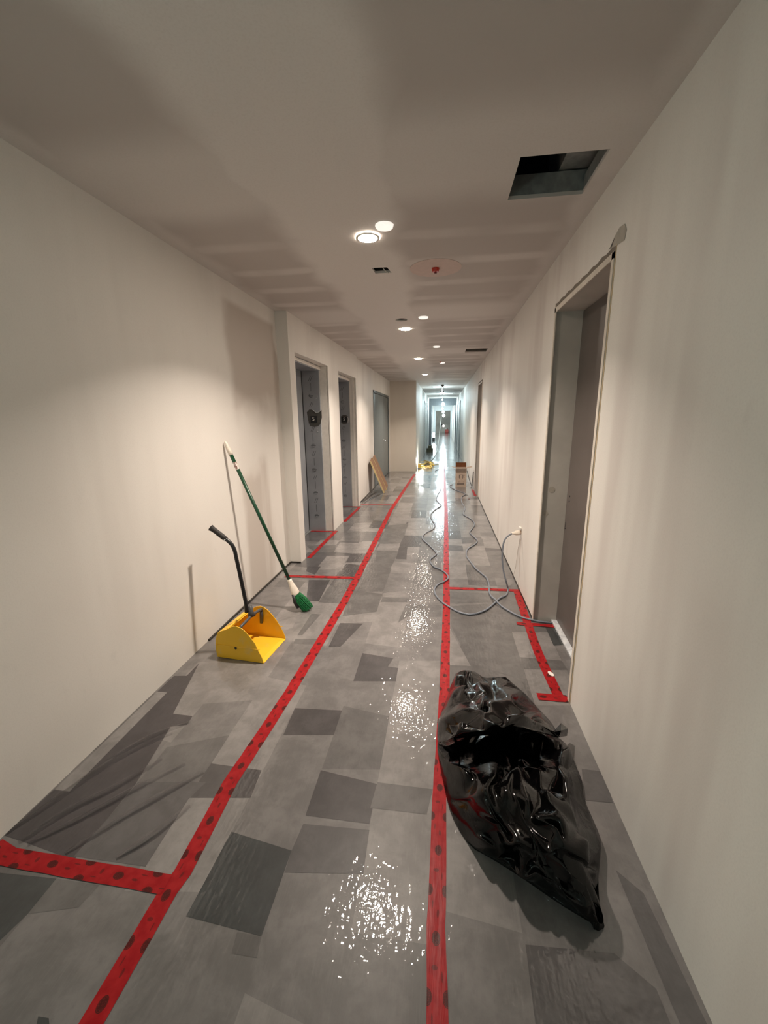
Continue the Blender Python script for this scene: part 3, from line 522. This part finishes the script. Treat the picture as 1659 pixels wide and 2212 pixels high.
# end room
t = thing('round_wall_lamp', 'white round glowing disc on the far end wall', 'lamp', (.10, YE-.05, .66)); obj('disc', cyl(bmesh.new(), (0, 0, 0), .11, .05, 24, 'Y'), emit('white_disc', (1, 1, 1), 2.0), t)
tag(obj('dark_wall_knob', cyl(bmesh.new(), (-.10, YE-.04, .78), .085, .06, 20, 'Y'), M_BLK), 'dark round knob left of the white disc on the far end wall', 'knob')
t = thing('red_container', 'red container standing by the far end wall', 'container', (.42, YE-.55, 0))
obj('body', bx((-.17, -.12, 0), (.17, .12, .34), .02), plain('red_plastic', (.42, .05, .03), .4), t); obj('cap', cyl(bmesh.new(), (.05, 0, .40), .03, .12, 12), plain('dark_red2', (.2, .02, .02), .4), t); obj('spout', cyl(bmesh.new(), (-.08, 0, .40), .035, .12, 12), M_TRIM, t)
# dark stacked cartons
M_CDK = plain('olive_carton', (.10, .095, .055), .7)
t1 = tag(obj('carton', bx((-.685, 18.5, 0), (-.40, 18.85, .17), .004), M_CDK), 'lower dark carton by the left wall of the narrow corridor', 'carton')
t2 = tag(obj('carton', bx((-.61, 18.53, .171), (-.46, 18.8, .29), .004), M_CDK), 'small dark carton standing on the lower one in the narrow corridor', 'carton')
# yellow cord pile and work light
rnd = random.Random(5); M_YC = plain('yellow_cord', (.75, .52, .12), .45)
bm = bmesh.new(); pts = []
for k in range(70):
    a = k*.55; r = .10+.14*rnd.random(); pts.append((-.50+r*math.cos(a)*1.1+.05*rnd.random(), 13.0+r*math.sin(a)*4.2+.2*rnd.random(), .012+.0014*k*rnd.uniform(.3, 1)))
pts += [(-.40, 13.5, .03), (-.2, 13.55, .012), (.0, 13.7, .012), (.10, 13.9, .012)]
tube(bm, catmull(pts, 5), .009, 6); tag(obj('yellow_extension_cord', bm, M_YC), 'tangled yellow extension cord heaped at the mouth of the narrow corridor', 'extension cord')
bm = bmesh.new(); tube(bm, catmull([(-.66, 12.5, .012), (-.6, 13.2, .02), (-.5, 13.6, .05), (-.37, 14.0, .012), (-.45, 14.4, .012), (-.62, 14.8, .012)]), .010, 6)
tag(obj('yellow_cord_end', bm, M_YC), 'loose yellow cord end trailing behind the heap', 'extension cord')
t = thing('floor_work_light', 'bright work light on the floor at the corner of the narrow corridor', 'work light', (-.66, 12.45, 0))
obj('housing', bx((-.05, -.04, .03), (.05, -.0, .15), .004), M_YC, t); obj('lens', bx((-.045, .0005, .035), (.045, .004, .145)), M_BULB, t); obj('stand', bx((-.06, -.05, 0), (.06, .03, .012), .002), M_BLK, t)
light('lamp', 'POINT', (.04, .22, .22), 16, (.95, 1, .96), t, .05)
t = thing('floor_work_light', 'far bright work light low on the left beyond the dark portal', 'work light', (-.55, 27.0, 0)); obj('lens', bx((-.07, -.02, .25), (.07, .02, .55), .01), M_BULB, t); obj('stand', bx((-.08, -.04, 0), (.08, .04, .25), .01), M_BLK, t)
light('lamp', 'POINT', (.1, -.1, .4), 5, COOL, t, .05)
# cool bulb added behind the viewer, standing in for an unseen source
bulb(-.85, -.75, 1.75, 'added cool bulb behind the viewer, standing in for an unseen source', 17, .05, col=(.74, 1.0, .92))
obj('added_bulb_wire', tube(bmesh.new(), [(0, 0, .10), (0, 0, ZC-1.7495)], .004, 6), M_BLK, [o for o in COL.objects if o.get('label') == 'added cool bulb behind the viewer, standing in for an unseen source'][0])

# ------------------------------------------------------------------ cords on the floor
M_CORD = plain('blue_grey_cord', (.17, .19, .225), .38, var=.05)
def ground(pts, r, seed): return [Vector((p[0], p[1], max(p[2], r)+.001)) for p in pts]
r_c = .0075
A = ground(DATA['cableA'], r_c, 1)+[Vector(p) for p in DATA['cableUp']]
bm = bmesh.new(); tube(bm, catmull(A, 5), r_c, 8); t = thing('blue_grey_extension_cord', 'blue-grey extension cord snaking up the middle tape line and plugged into the right wall', 'extension cord', (0, 0, 0)); obj('cord', bm, M_CORD, t, True)
bm = bmesh.new(); e = Vector(DATA['cableUp'][-1]); s = Vector((XR-.012, 3.62, .505))
tube(bm, [e-(s-e)*.12, e, e.lerp(s, .25), e.lerp(s, .45), e.lerp(s, .8), s], [.009, .011, .014, .021, .022, .020], 14); pl = obj('plug', bm, plain('ivory_plug', (.78, .70, .60), .35), t, True); pl['label'] = 'ivory plug'
bm = bmesh.new(); cyl(bm, (XR-.008, 3.62, .505), .018, .014, 16, 'X'); obj('plug_collar', bm, plain('brown_collar', (.30, .16, .08), .4), t)
B = ground(DATA['cableB'], r_c, 2)
for i in range(22, 28): B[i].z += 0
for p in B[25:27]: p.z += .0
B[25].z += .0
bm = bmesh.new(); cb = catmull(B, 5)
for p in cb:
    if abs(p.x-B[25].x) < .1 and abs(p.y-B[25].y) < .1: p.z += .016*max(0, 1-((p.x-B[25].x)**2+(p.y-B[25].y)**2)**.5/.1)
tube(bm, cb, r_c, 8); tag(obj('extension_cord', bm, M_CORD, None, True), 'blue-grey cord running from beside the cardboard box and under the deep right door', 'cord')
t = thing('wall_outlet', 'outlet opening with small cover tab on the right wall behind the plug', 'outlet', (XR, 3.62, .5)); obj('backing', bx((-.003, -.035, -.05), (-.0004, .035, .05), .001), M_TRIM, t); obj('cover_tab', bx((-.02, -.03, .045), (-.0032, .03, .053)), plain('tab_white', (.85, .82, .76), .4), t)
bm = bmesh.new(); tube(bm, catmull([(XR-.004, 3.60, .45), (XR-.006, 3.59, .3), (XR-.005, 3.57, .12), (XR-.008, 3.56, .006)]), .0013, 5); tube(bm, catmull([(XR-.004, 3.64, .45), (XR-.006, 3.70, .3), (XR-.005, 3.76, .12), (XR-.02, 3.80, .006)]), .0013, 5)
tag(obj('thin_wires', bm, plain('thin_brown_wire', (.35, .24, .18), .5)), 'pair of thin wires hanging down the wall from the outlet', 'wire')

# ------------------------------------------------------------------ cardboard box
M_CB = plain('cardboard', (.52, .42, .34), .75, var=.06, vscale=12); M_CBI = plain('cardboard_inside', (.24, .095, .035), .8); M_PR = plain('box_print', (.10, .08, .07), .7)
t = thing('cardboard_box', 'open printed cardboard box standing on the floor near the right wall', 'box', (.425, 9.09, 0))
w, d, h = .115, .22, .42
bm = bmesh.new(); box(bm, (-w, 0, .001), (w, .004, h)); box(bm, (-w, d-.004, .001), (w, d, h)); box(bm, (-w, .0045, .001), (-w+.004, d-.0045, h)); box(bm, (w-.004, .0045, .001), (w, d-.0045, h)); box(bm, (-w+.004, .004, .001), (w-.004, d-.004, .006)); obj('body', bm, M_CB, t)
def flap(name, pts, mat):
    bm = bmesh.new(); a = [bm.verts.new(p) for p in pts]; bm.faces.new(a); r = bmesh.ops.solidify(bm, geom=bm.faces[:], thickness=.004); return obj(name, bm, mat, t)
flap('flap', [(-w, d, h), (w, d, h), (w, d+.02, h+.10), (-w, d+.02, h+.10)], M_CBI)['label'] = 'raised brown back flap'
flap('flap', [(-w, .004, h), (-w, d-.004, h), (-w-.10, d-.02, h+.02), (-w-.10, .02, h+.03)], M_CB); flap('flap', [(w, .004, h), (w, d-.004, h), (w+.12, d-.02, h+.03), (w+.12, .02, h+.02)], M_CB)
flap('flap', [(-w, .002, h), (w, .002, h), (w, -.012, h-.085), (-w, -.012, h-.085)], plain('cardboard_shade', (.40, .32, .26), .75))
bm = bmesh.new(); yy = -.0006
box(bm, (-.045, yy, .285), (.045, 0, .29))
for s in (-1, 1): box(bm, (s*.038-.007, yy, .20), (s*.038+.007, 0, .265)); box(bm, (s*.026-.009, yy, .262), (s*.026+.009, 0, .270)); box(bm, (s*.030-.008, yy, .19), (s*.030+.008, 0, .197))
obj('arrow_print', bm, M_PR, t); bm = bmesh.new(); box(bm, (-.08, yy, .05), (.07, 0, .095)); obj('label_block', bm, M_PR, t)
for q in ((.07, .25, .075, .26), (.068, .21, .074, .22), (-.06, .115, -.03, .121), (.04, .115, .06, .121)): obj('print_mark', bx((q[0], yy, q[1]), (q[2], 0, q[3])), M_PR, t)
bm = bmesh.new()
for k in range(2): box(bm, (-.072, yy-.0004, .062+.015*k), (.062, yy, .066+.015*k))
obj('label_text', bm, M_CB, t)
t = thing('metal_rod', 'thin dark metal bar leaning on the right wall behind the box', 'bar', (0, 0, 0)); bm = bmesh.new(); tube(bm, [(.665, 9.14, .006), (.694, 9.24, .32)], .008, 6); obj('bar', bm, plain('dark_bar', (.08, .08, .08), .4, .6), t); obj('foot', bx((.64, 9.10, .0), (.675, 9.15, .012), .002), M_CHR, t)
bm = bmesh.new(); tube(bm, catmull([(.58, 9.6, .30), (.60, 9.5, .22), (.63, 9.35, .1), (.665, 9.2, .012)]), .006, 6); tag(obj('power_cable', bm, M_BLK), 'dark cord sloping down from behind the box to the bar', 'cord')

# ------------------------------------------------------------------ leaning cardboard strips
M_CL = plain('brown_board', (.22, .115, .055), .7); M_CLE = plain('board_edge', (.62, .50, .26), .8)
def strip(x0, y0, x1, y1, z1, wdt, thk, label):
    # long narrow folded carton leaning from the floor point to the wall point
    t = thing('leaning_board', label, 'board', (x0, y0, 0))
    a = Vector((0, 0, .004)); b = Vector((x1-x0, y1-y0, z1)); ax = (b-a).normalized(); side = Vector((0, 1, 0)); side = (side-ax*side.dot(ax)).normalized(); nr = ax.cross(side)
    def slab(o0, o1, n0, n1):
        bm = bmesh.new(); vs = []
        for L_ in (a, b):
            for s_, n_ in ((o0, n0), (o1, n0), (o1, n1), (o0, n1)): vs.append(bm.verts.new(L_+side*s_+nr*n_))
        for f in ((0, 1, 2, 3), (4, 7, 6, 5), (0, 4, 5, 1), (1, 5, 6, 2), (2, 6, 7, 3), (3, 7, 4, 0)): bm.faces.new([vs[i] for i in f])
        bmesh.ops.recalc_face_normals(bm, faces=bm.faces); return bm
    obj('panel', slab(.006, wdt, 0, thk), M_CL, t); obj('cut_edge', slab(0, .0055, 0, thk), M_CLE if 'front' in label else M_CL, t)
strip(-1.17, 8.20, -1.425, 8.10, .66, .30, -.03, 'front brown board leaning against the left wall before the double door')
strip(-1.17, 8.56, -1.425, 8.42, .675, .30, -.03, 'rear brown board tucked behind the front one, leaning on the left wall')

# ------------------------------------------------------------------ broom
M_GRN = plain('green_handle', (.004, .050, .020), .35); M_WHT = plain('white_plastic', (.82, .74, .64), .4)
t = thing('broom', 'green-handled broom with white ferrule leaning against the left wall', 'broom', (-1.085, 2.935, 0))
top = Vector((-1.572+1.085, 2.852-2.935, 1.35)); bot = Vector((0, 0, .012)); ax = (top-bot).normalized(); LN = (top-bot).length
at = lambda s: bot+(top-bot)*s
bm = bmesh.new(); tube(bm, [at(.165), at(.93)], .0135, 14); obj('handle', bm, M_GRN, t, True)
bm = bmesh.new(); tube(bm, [at(.925), at(.95), at(.985), at(.997), at(1.0)], [.0155, .016, .013, .008, .002], 14); obj('handle_tip', bm, M_WHT, t, True)['label'] = 'white rounded tip'
bm = bmesh.new(); tube(bm, [at(.845), at(.885)], .0142, 14, caps=False); st = NT('worn_sticker'); sn = st.noise(70, 2, st.coord()); st.set(Base_Color=st.mix(st.ramp(sn, .45, .55), (.75, .7, .65), (.25, .12, .1)), Roughness=.3); obj('sticker', bm, st.m, t, True)['label'] = 'worn white sticker'
def ellring(bm, sec, seg=20):
    side = Vector((.35, 1, 0)); side = (side-ax*side.dot(ax)).normalized(); nr = ax.cross(side); rings = []
    for s, a, b in sec: rings.append([bm.verts.new(at(s)+side*a*math.cos(2*math.pi*k/seg)+nr*b*math.sin(2*math.pi*k/seg)) for k in range(seg)])
    for i in range(len(rings)-1):
        for k in range(seg): bm.faces.new((rings[i][k], rings[i][(k+1) % seg], rings[i+1][(k+1) % seg], rings[i+1][k]))
    bm.faces.new(rings[0][::-1]); bm.faces.new(rings[-1]); bmesh.ops.recalc_face_normals(bm, faces=bm.faces); return bm
obj('ferrule', ellring(bmesh.new(), [(.095, .036, .024), (.10, .038, .026), (.125, .034, .025), (.15, .024, .021), (.18, .018, .018), (.19, .017, .017)]), M_WHT, t, True)['label'] = 'white plastic ferrule'
rnd = random.Random(3); bm = bmesh.new(); side = Vector((.35, 1, 0)); side = (side-ax*side.dot(ax)).normalized(); nr = ax.cross(side)
for k in range(420):
    a = rnd.random()*2*math.pi; q = rnd.random()**.5; s = side*math.cos(a)*q; n_ = nr*math.sin(a)*q
    p0 = at(.10)+s*.033+n_*.021; p2 = at(.0)+s*.050*rnd.uniform(.8, 1.1)+n_*.045+ax*rnd.uniform(-.008, .012)+Vector((.035, .01, 0)); p2.z = max(p2.z, .004)
    p1 = p0.lerp(p2, .5)+s*.012
    tube(bm, [p0, p1, p2], [.0022, .002, .0013], 4, caps=False)
bm2 = bmesh.new(); tube(bm2, [at(.105)-side*.030, at(.06)-side*.040+Vector((-.004, 0, 0)), at(.025)-side*.040+Vector((.0, 0, 0))], [.012, .016, .014], 10); obj('dark_mass', bm2, M_BLK, t, True)  # black rounded mass along one side of the bristles
br = obj('bristles', bm, plain('green_bristles', (.012, .16, .05), .5, var=.35, vscale=60), t); br['label'] = 'green angled bristles'

# ------------------------------------------------------------------ dustpan
M_YEL = NT('yellow_plastic'); yn = M_YEL.noise(12, 5, M_YEL.coord(), .6); M_YEL.set(Base_Color=M_YEL.mix(M_YEL.ramp(yn, .55, .8, 0, .55), (.86, .50, .028), (.68, .50, .20)), Roughness=.38); M_YEL = M_YEL.m
M_BK = plain('black_handle', (.012, .012, .013), .35); M_DG = plain('dark_grey_yoke', (.06, .058, .058), .4)
th = math.atan2(-.03, -.33)  # pan axis
fl_ = Vector((-1.086, 2.186, 0)); fr_ = Vector((-1.056, 2.488, 0)); bl_ = Vector((-1.412, 2.222, 0)); yv = (fr_-fl_).normalized(); xv = Vector((yv.y, -yv.x, 0)); W_ = (fr_-fl_).length
t = thing('lobby_dustpan', 'yellow upright dustpan with a black angled handle on the floor by the left wall', 'dustpan', ((fl_+fr_)/2)[:])
DP = lambda d, s, z: -xv*d + yv*s + Vector((0, 0, z))      # d = distance back from the lip, s = sideways, z = height
prof = [(0, .003), (.012, .045), (.03, .082), (.055, .135), (.09, .180), (.12, .212), (.145, .228), (.175, .236), (.21, .228), (.245, .205), (.285, .19), (.318, .172), (.335, .12), (.337, .06), (.332, .004)]
hw = W_/2
def shell(bm, pts3, thick):
    f = bm.faces.new([bm.verts.new(p) for p in pts3]); return f
bm = bmesh.new()
tk = .004
for s in (-1, 1):       # sides: shaped plates with a raised waist ridge
    out = prof+[(.0, .0)]
    for off, flip in ((0, False), (-tk*s, True)):
        vs = [bm.verts.new(DP(d, s*hw+off+(-s*.004 if z > .1 else 0), z)) for d, z in prof]
        f = bm.faces.new(vs if not flip else vs[::-1])
    a = [DP(d, s*hw+(-s*.004 if z > .1 else 0), z) for d, z in prof]; b = [p-yv*tk*s for p in a]
    A_ = [bm.verts.new(p) for p in a]; B_ = [bm.verts.new(p) for p in b]
    for i in range(len(A_)): bm.faces.new((A_[i], A_[(i+1) % len(A_)], B_[(i+1) % len(A_)], B_[i]))
# floor plate, back wall and hood
g = [(0, .003), (.03, .008), (.33, .012)]
def sheet(pr, s0, s1, tz):
    r0 = [[bm.verts.new(DP(d, s, z)) for d, z in pr] for s in (s0, s1)]; r1 = [[bm.verts.new(DP(d+tz[0], s, z+tz[1])) for d, z in pr] for s in (s0, s1)]
    for i in range(len(pr)-1):
        bm.faces.new((r0[0][i], r0[1][i], r0[1][i+1], r0[0][i+1])); bm.faces.new((r1[0][i], r1[0][i+1], r1[1][i+1], r1[1][i]))
    for r in (0, len(pr)-1): bm.faces.new((r0[0][r], r1[0][r], r1[1][r], r0[1][r]))
sheet(g, -hw+tk, hw-tk, (0, -.003))
sheet([(.332, .010), (.337, .06), (.335, .12), (.318, .172), (.285, .19), (.245, .203)], -hw+tk, hw-tk, (-.004, -.004))
bmesh.ops.remove_doubles(bm, verts=bm.verts, dist=.0002); bmesh.ops.recalc_face_normals(bm, faces=bm.faces)
pan = obj('pan', bm, M_YEL, t)
bm = bmesh.new()
for s in (-1, 1):
    for z, d0, d1 in ((.095, .02, .335),):
        tube(bm, [DP(d0, s*hw, z), DP(d1, s*hw, z-.004)], .003, 6)
tube(bm, [DP(.245, -hw+.01, .205), DP(.245, -.05, .209), DP(.25, .05, .209), DP(.245, hw-.01, .205)], .006, 8); obj('rib', bm, M_YEL, pan)
obj('pivot_pin', cyl(bmesh.new(), DP(.19, -hw-.001, .085), .0085, .004, 18, 'Y'), M_BLK, t)
# yoke: cross bar inside the sides with drop tabs, hub, tube
bm = bmesh.new(); tube(bm, catmull([DP(.165, -hw+.020, .200), DP(.16, -hw+.035, .220), DP(.155, -.05, .232), DP(.153, 0, .24), DP(.155, .05, .235), DP(.16, hw-.03, .222), DP(.165, hw-.012, .205)]), .010, 10)
for s in (-1, 1): tube(bm, [DP(.165, s*(hw-.019), .205), DP(.165, s*(hw-.019), .175), DP(.17, s*(hw-.018), .115)], [.010, .012, .011], 10)
tube(bm, [DP(.153, 0, .235), DP(.158, 0, .26), DP(.162, 0, .305)], [.026, .018, .0165], 14); obj('yoke', bm, M_DG, t, True)
base = (fl_+fr_)/2
hp = [(-1.250, 2.335, .27), (-1.248, 2.335, .33), (-1.256, 2.335, .406), (-1.272, 2.335, .545), (-1.285, 2.335, .65), (-1.291, 2.335, .695), (-1.305, 2.335, .728), (-1.325, 2.335, .752), (-1.350, 2.335, .770)]
bm = bmesh.new(); tube(bm, catmull([Vector(p)-base for p in hp], 5), .0125, 14); obj('handle_tube', bm, M_BK, t, True)
gp = [(-1.340, 2.335, .763), (-1.356, 2.335, .776), (-1.404, 2.335, .815), (-1.425, 2.335, .830), (-1.437, 2.335, .838)]
bm = bmesh.new(); tube(bm, [Vector(p)-base for p in gp], [.0145, .0165, .0165, .0175, .021], 16); obj('grip', bm, plain('rubber_grip', (.025, .022, .02), .7), t, True)
bm = bmesh.new(); c = Vector((-1.341, 2.335, .762))-base; tube(bm, [c, c+Vector((-.006, 0, .005))], .0155, 14); obj('ring', bm, M_CHR, t)
# litter in the pan
t = thing('litter_scrap', 'crumpled pale paper scrap in the yellow dustpan', 'litter', (base-xv*.19+Vector((0, 0, .012)))[:])
bm = bmesh.new(); bmesh.ops.create_icosphere(bm, subdivisions=2, radius=1, matrix=Matrix.Diagonal((.03, .02, .010, 1)))
for v in bm.verts: v.co += noise.noise_vector(v.co*80)*.007; v.co.z = max(0, v.co.z+.008)
obj('paper', bm, plain('pale_paper', (.72, .60, .52), .8), t)
for k, (dx, dy) in enumerate(((-.035, .03), (-.055, .0), (-.04, -.03))):
    q = base-xv*.19+Vector((dx, dy, .014)); bm = bmesh.new(); box(bm, (-.018, -.007, 0), (.018, .007, .006)); o = obj('tape_scrap', bm, plain('dark_red_scrap', (.22, .015, .015), .5)); o.location = q; o.rotation_euler = (0, .2*k, .8+k*1.1)
    tag(o, ['dark red tape scrap in the dustpan nearest its far side wall', 'dark red tape scrap at the back of the dustpan', 'dark red tape scrap in the dustpan nearest its near side wall'][k], 'litter', 'red scraps in the dustpan')

# ------------------------------------------------------------------ black bag
def bag_mat():
    t = NT('black_polythene'); f = t.noise(16, 4, t.coord(), .6, .6); f2 = t.noise(120, 2, t.coord((1, 1, 1)))
    dust = t.ramp(t.noise(7, 6, t.coord(), .75), .60, .78, 0, .5)
    c = t.mix(dust, (.0015, .0014, .0015), (.008, .007, .006))
    t.set(Base_Color=c, Roughness=t.ramp(f, .3, .7, .07, .15), Specular_IOR_Level=.34, Normal=t.bump(f, .22, .01)); return t.m
M_BAG = bag_mat()
def sheet_crease(rows, amp, count, seed, stretch=1.0):
    """film sheet over the control rows: random creases meeting in straight-edged facets"""
    rnd = random.Random(seed); R_ = [catmull(r, 12) for r in rows]; cols = [catmull([r[i] for r in R_], 12) for i in range(len(R_[0]))]
    ni, nj = len(cols), len(cols[0])
    def S(u, v):
        x_, y_ = u*(ni-1), v*(nj-1); i, j = min(int(x_), ni-2), min(int(y_), nj-2); a, b = x_-i, y_-j
        return (cols[i][j]*(1-a)+cols[i+1][j]*a)*(1-b)+(cols[i][j+1]*(1-a)+cols[i+1][j+1]*a)*b
    P2 = [(k/18, 0) for k in range(18)]+[(1, k/22) for k in range(22)]+[(1-k/18, 1) for k in range(18)]+[(0, 1-k/22) for k in range(22)]; nb_ = len(P2)
    tries = 0
    while len(P2) < nb_+count and tries < 20000:
        tries += 1; q = (rnd.uniform(.02, .98), rnd.uniform(.02, .98)); mind = rnd.choice((.03, .045, .075))
        if all((q[0]-p[0])**2*stretch+(q[1]-p[1])**2 > mind*mind for p in P2): P2.append(q)
    V, E_, F, *_ = delaunay_2d_cdt([Vector((p[0]*stretch, p[1])) for p in P2], [(k, (k+1) % nb_) for k in range(nb_)], [], 0, 1e-6)
    bm = bmesh.new(); vs = []
    for v in V:
        u, w_ = v.x/stretch, v.y; p = Vector(S(min(max(u, 0), 1), min(max(w_, 0), 1))); e = min(1, 9*min(u, 1-u), 12*min(w_, 1-w_)); e = max(e, 0)
        p += Vector((rnd.uniform(-.5, .5)*amp*.7*e, rnd.uniform(-.5, .5)*amp*.7*e, rnd.uniform(-.75, .75)*amp*e*(.55+.6*rnd.random()))); p.z = max(p.z, .004); vs.append(bm.verts.new(p))
    for f in F: bm.faces.new([vs[i] for i in f])
    bmesh.ops.recalc_face_normals(bm, faces=bm.faces)
    if sum(f.normal.z for f in bm.faces) < 0: bmesh.ops.reverse_faces(bm, faces=bm.faces[:])
    bmesh.ops.subdivide_edges(bm, edges=bm.edges[:], cuts=4, use_grid_fill=True)
    inner = [v for v in bm.verts if not v.is_boundary]
    for _ in range(3): bmesh.ops.smooth_vert(bm, verts=inner, factor=.5, use_axis_x=True, use_axis_y=True, use_axis_z=True)
    for v in inner: v.co.z += .0035*noise.noise(Vector((v.co.x*45, v.co.y*20, 0)))
    return bm
t = thing('garbage_bag', 'crumpled black plastic garbage bag lying right of the middle tape line', 'garbage bag', (0, 0, 0))
for nm, rows, amp, cnt, sd in (('bag_body', DATA['bagLower'], .075, 150, 5), ('bag_mouth', DATA['bagUpper'], .065, 110, 8)):
    bm = sheet_crease(rows, amp, cnt, sd)
    if nm == 'bag_body':
        be = [e for e in bm.edges if e.is_boundary]; g_ = bmesh.ops.extrude_edge_only(bm, edges=be)
        for v in [x for x in g_['geom'] if isinstance(x, bmesh.types.BMVert)]: v.co.z = .002
    else: bmesh.ops.solidify(bm, geom=bm.faces[:], thickness=.002)
    obj(nm, bm, M_BAG, t, True)
ear = [Vector(p) for p in DATA['bagEar']]; bm = bmesh.new(); c = bm.verts.new(ear[5]); vs = [bm.verts.new(p) for p in ear[:5]]
for i in range(5): bm.faces.new((c, vs[i], vs[(i+1) % 5]))
bmesh.ops.subdivide_edges(bm, edges=bm.edges[:], cuts=2, use_grid_fill=True)
bmesh.ops.solidify(bm, geom=bm.faces[:], thickness=.002); obj('bag_corner', bm, M_BAG, t)

# ------------------------------------------------------------------ small litter
o = tag(obj('paint_flake', cyl(bmesh.new(), (0, 0, 0), .5, 1, 14), plain('white_flake', (.85, .78, .72), .6)), 'white oval flake lying on the red tape at the right doorway', 'paint flake'); o.location = (.668, 2.287, .0055); o.scale = (.026, .05, .003); o.rotation_euler = (0, 0, .35)
o = tag(obj('tape_scrap', bx((-.02, -.03, 0), (.02, .03, .003)), M_TAPE), 'tiny red scrap on the floor near the far right door', 'litter'); o.location = (.52, 7.75, .001)
o = tag(obj('dark_scrap', bx((-.02, -.02, 0), (.02, .02, .004)), M_BLK), 'tiny dark scrap beside the cord in front of the cardboard box', 'litter'); o.location = (.50, 8.15, .001)

# loose clear film gathered in folds along the left wall
def film_mat():
    t = NT('clear_film'); tr = t.n('ShaderNodeBsdfTransparent'); tr.inputs[0].default_value = (.97, .97, .975, 1); gl = t.n('ShaderNodeBsdfGlossy'); gl.inputs['Roughness'].default_value = .12; gl.inputs[0].default_value = (.9, .9, .9, 1)
    fr = t.n('ShaderNodeFresnel'); fr.inputs[0].default_value = 1.5; mx = t.n('ShaderNodeMixShader')
    t.l(t.math('MULTIPLY', fr.outputs[0], .8), mx.inputs[0]); t.l(tr.outputs[0], mx.inputs[1]); t.l(gl.outputs[0], mx.inputs[2]); t.l(mx.outputs[0], t.out.inputs[0]); return t.m
M_CF = film_mat()
def folds(label, lines):
    bm = bmesh.new()
    for pts, w_, h_ in lines:
        P = catmull([Vector((*p, 0)) for p in pts], 10); n = len(P); rows = []
        for i, p in enumerate(P):
            t_ = (P[min(i+1, n-1)]-P[max(i-1, 0)]).normalized(); sd = Vector((t_.y, -t_.x, 0)); k = math.sin(math.pi*(.04+.92*i/(n-1)))
            rows.append([bm.verts.new(p+sd*w_*q*(.4+.6*k)+Vector((0, 0, .0012+h_*k*z))) for q, z in ((-1, 0), (-.35, .35), (-.1, 1), (.12, .9), (.4, .2), (1, 0))])
        for i in range(n-1):
            for q in range(5): bm.faces.new((rows[i][q], rows[i][q+1], rows[i+1][q+1], rows[i+1][q]))
    return tag(obj('plastic_film_folds', bm, M_CF, None, True), label, 'plastic film')
LN_ = DATA['folds']
folds('long raised folds of clear plastic film on the floor in the near left corner', [(l, .022, .007) for l in LN_[:6]])
folds('raised folds of clear plastic film by the left wall past the farther elevator', [(l, .03, .02) for l in LN_[6:]])
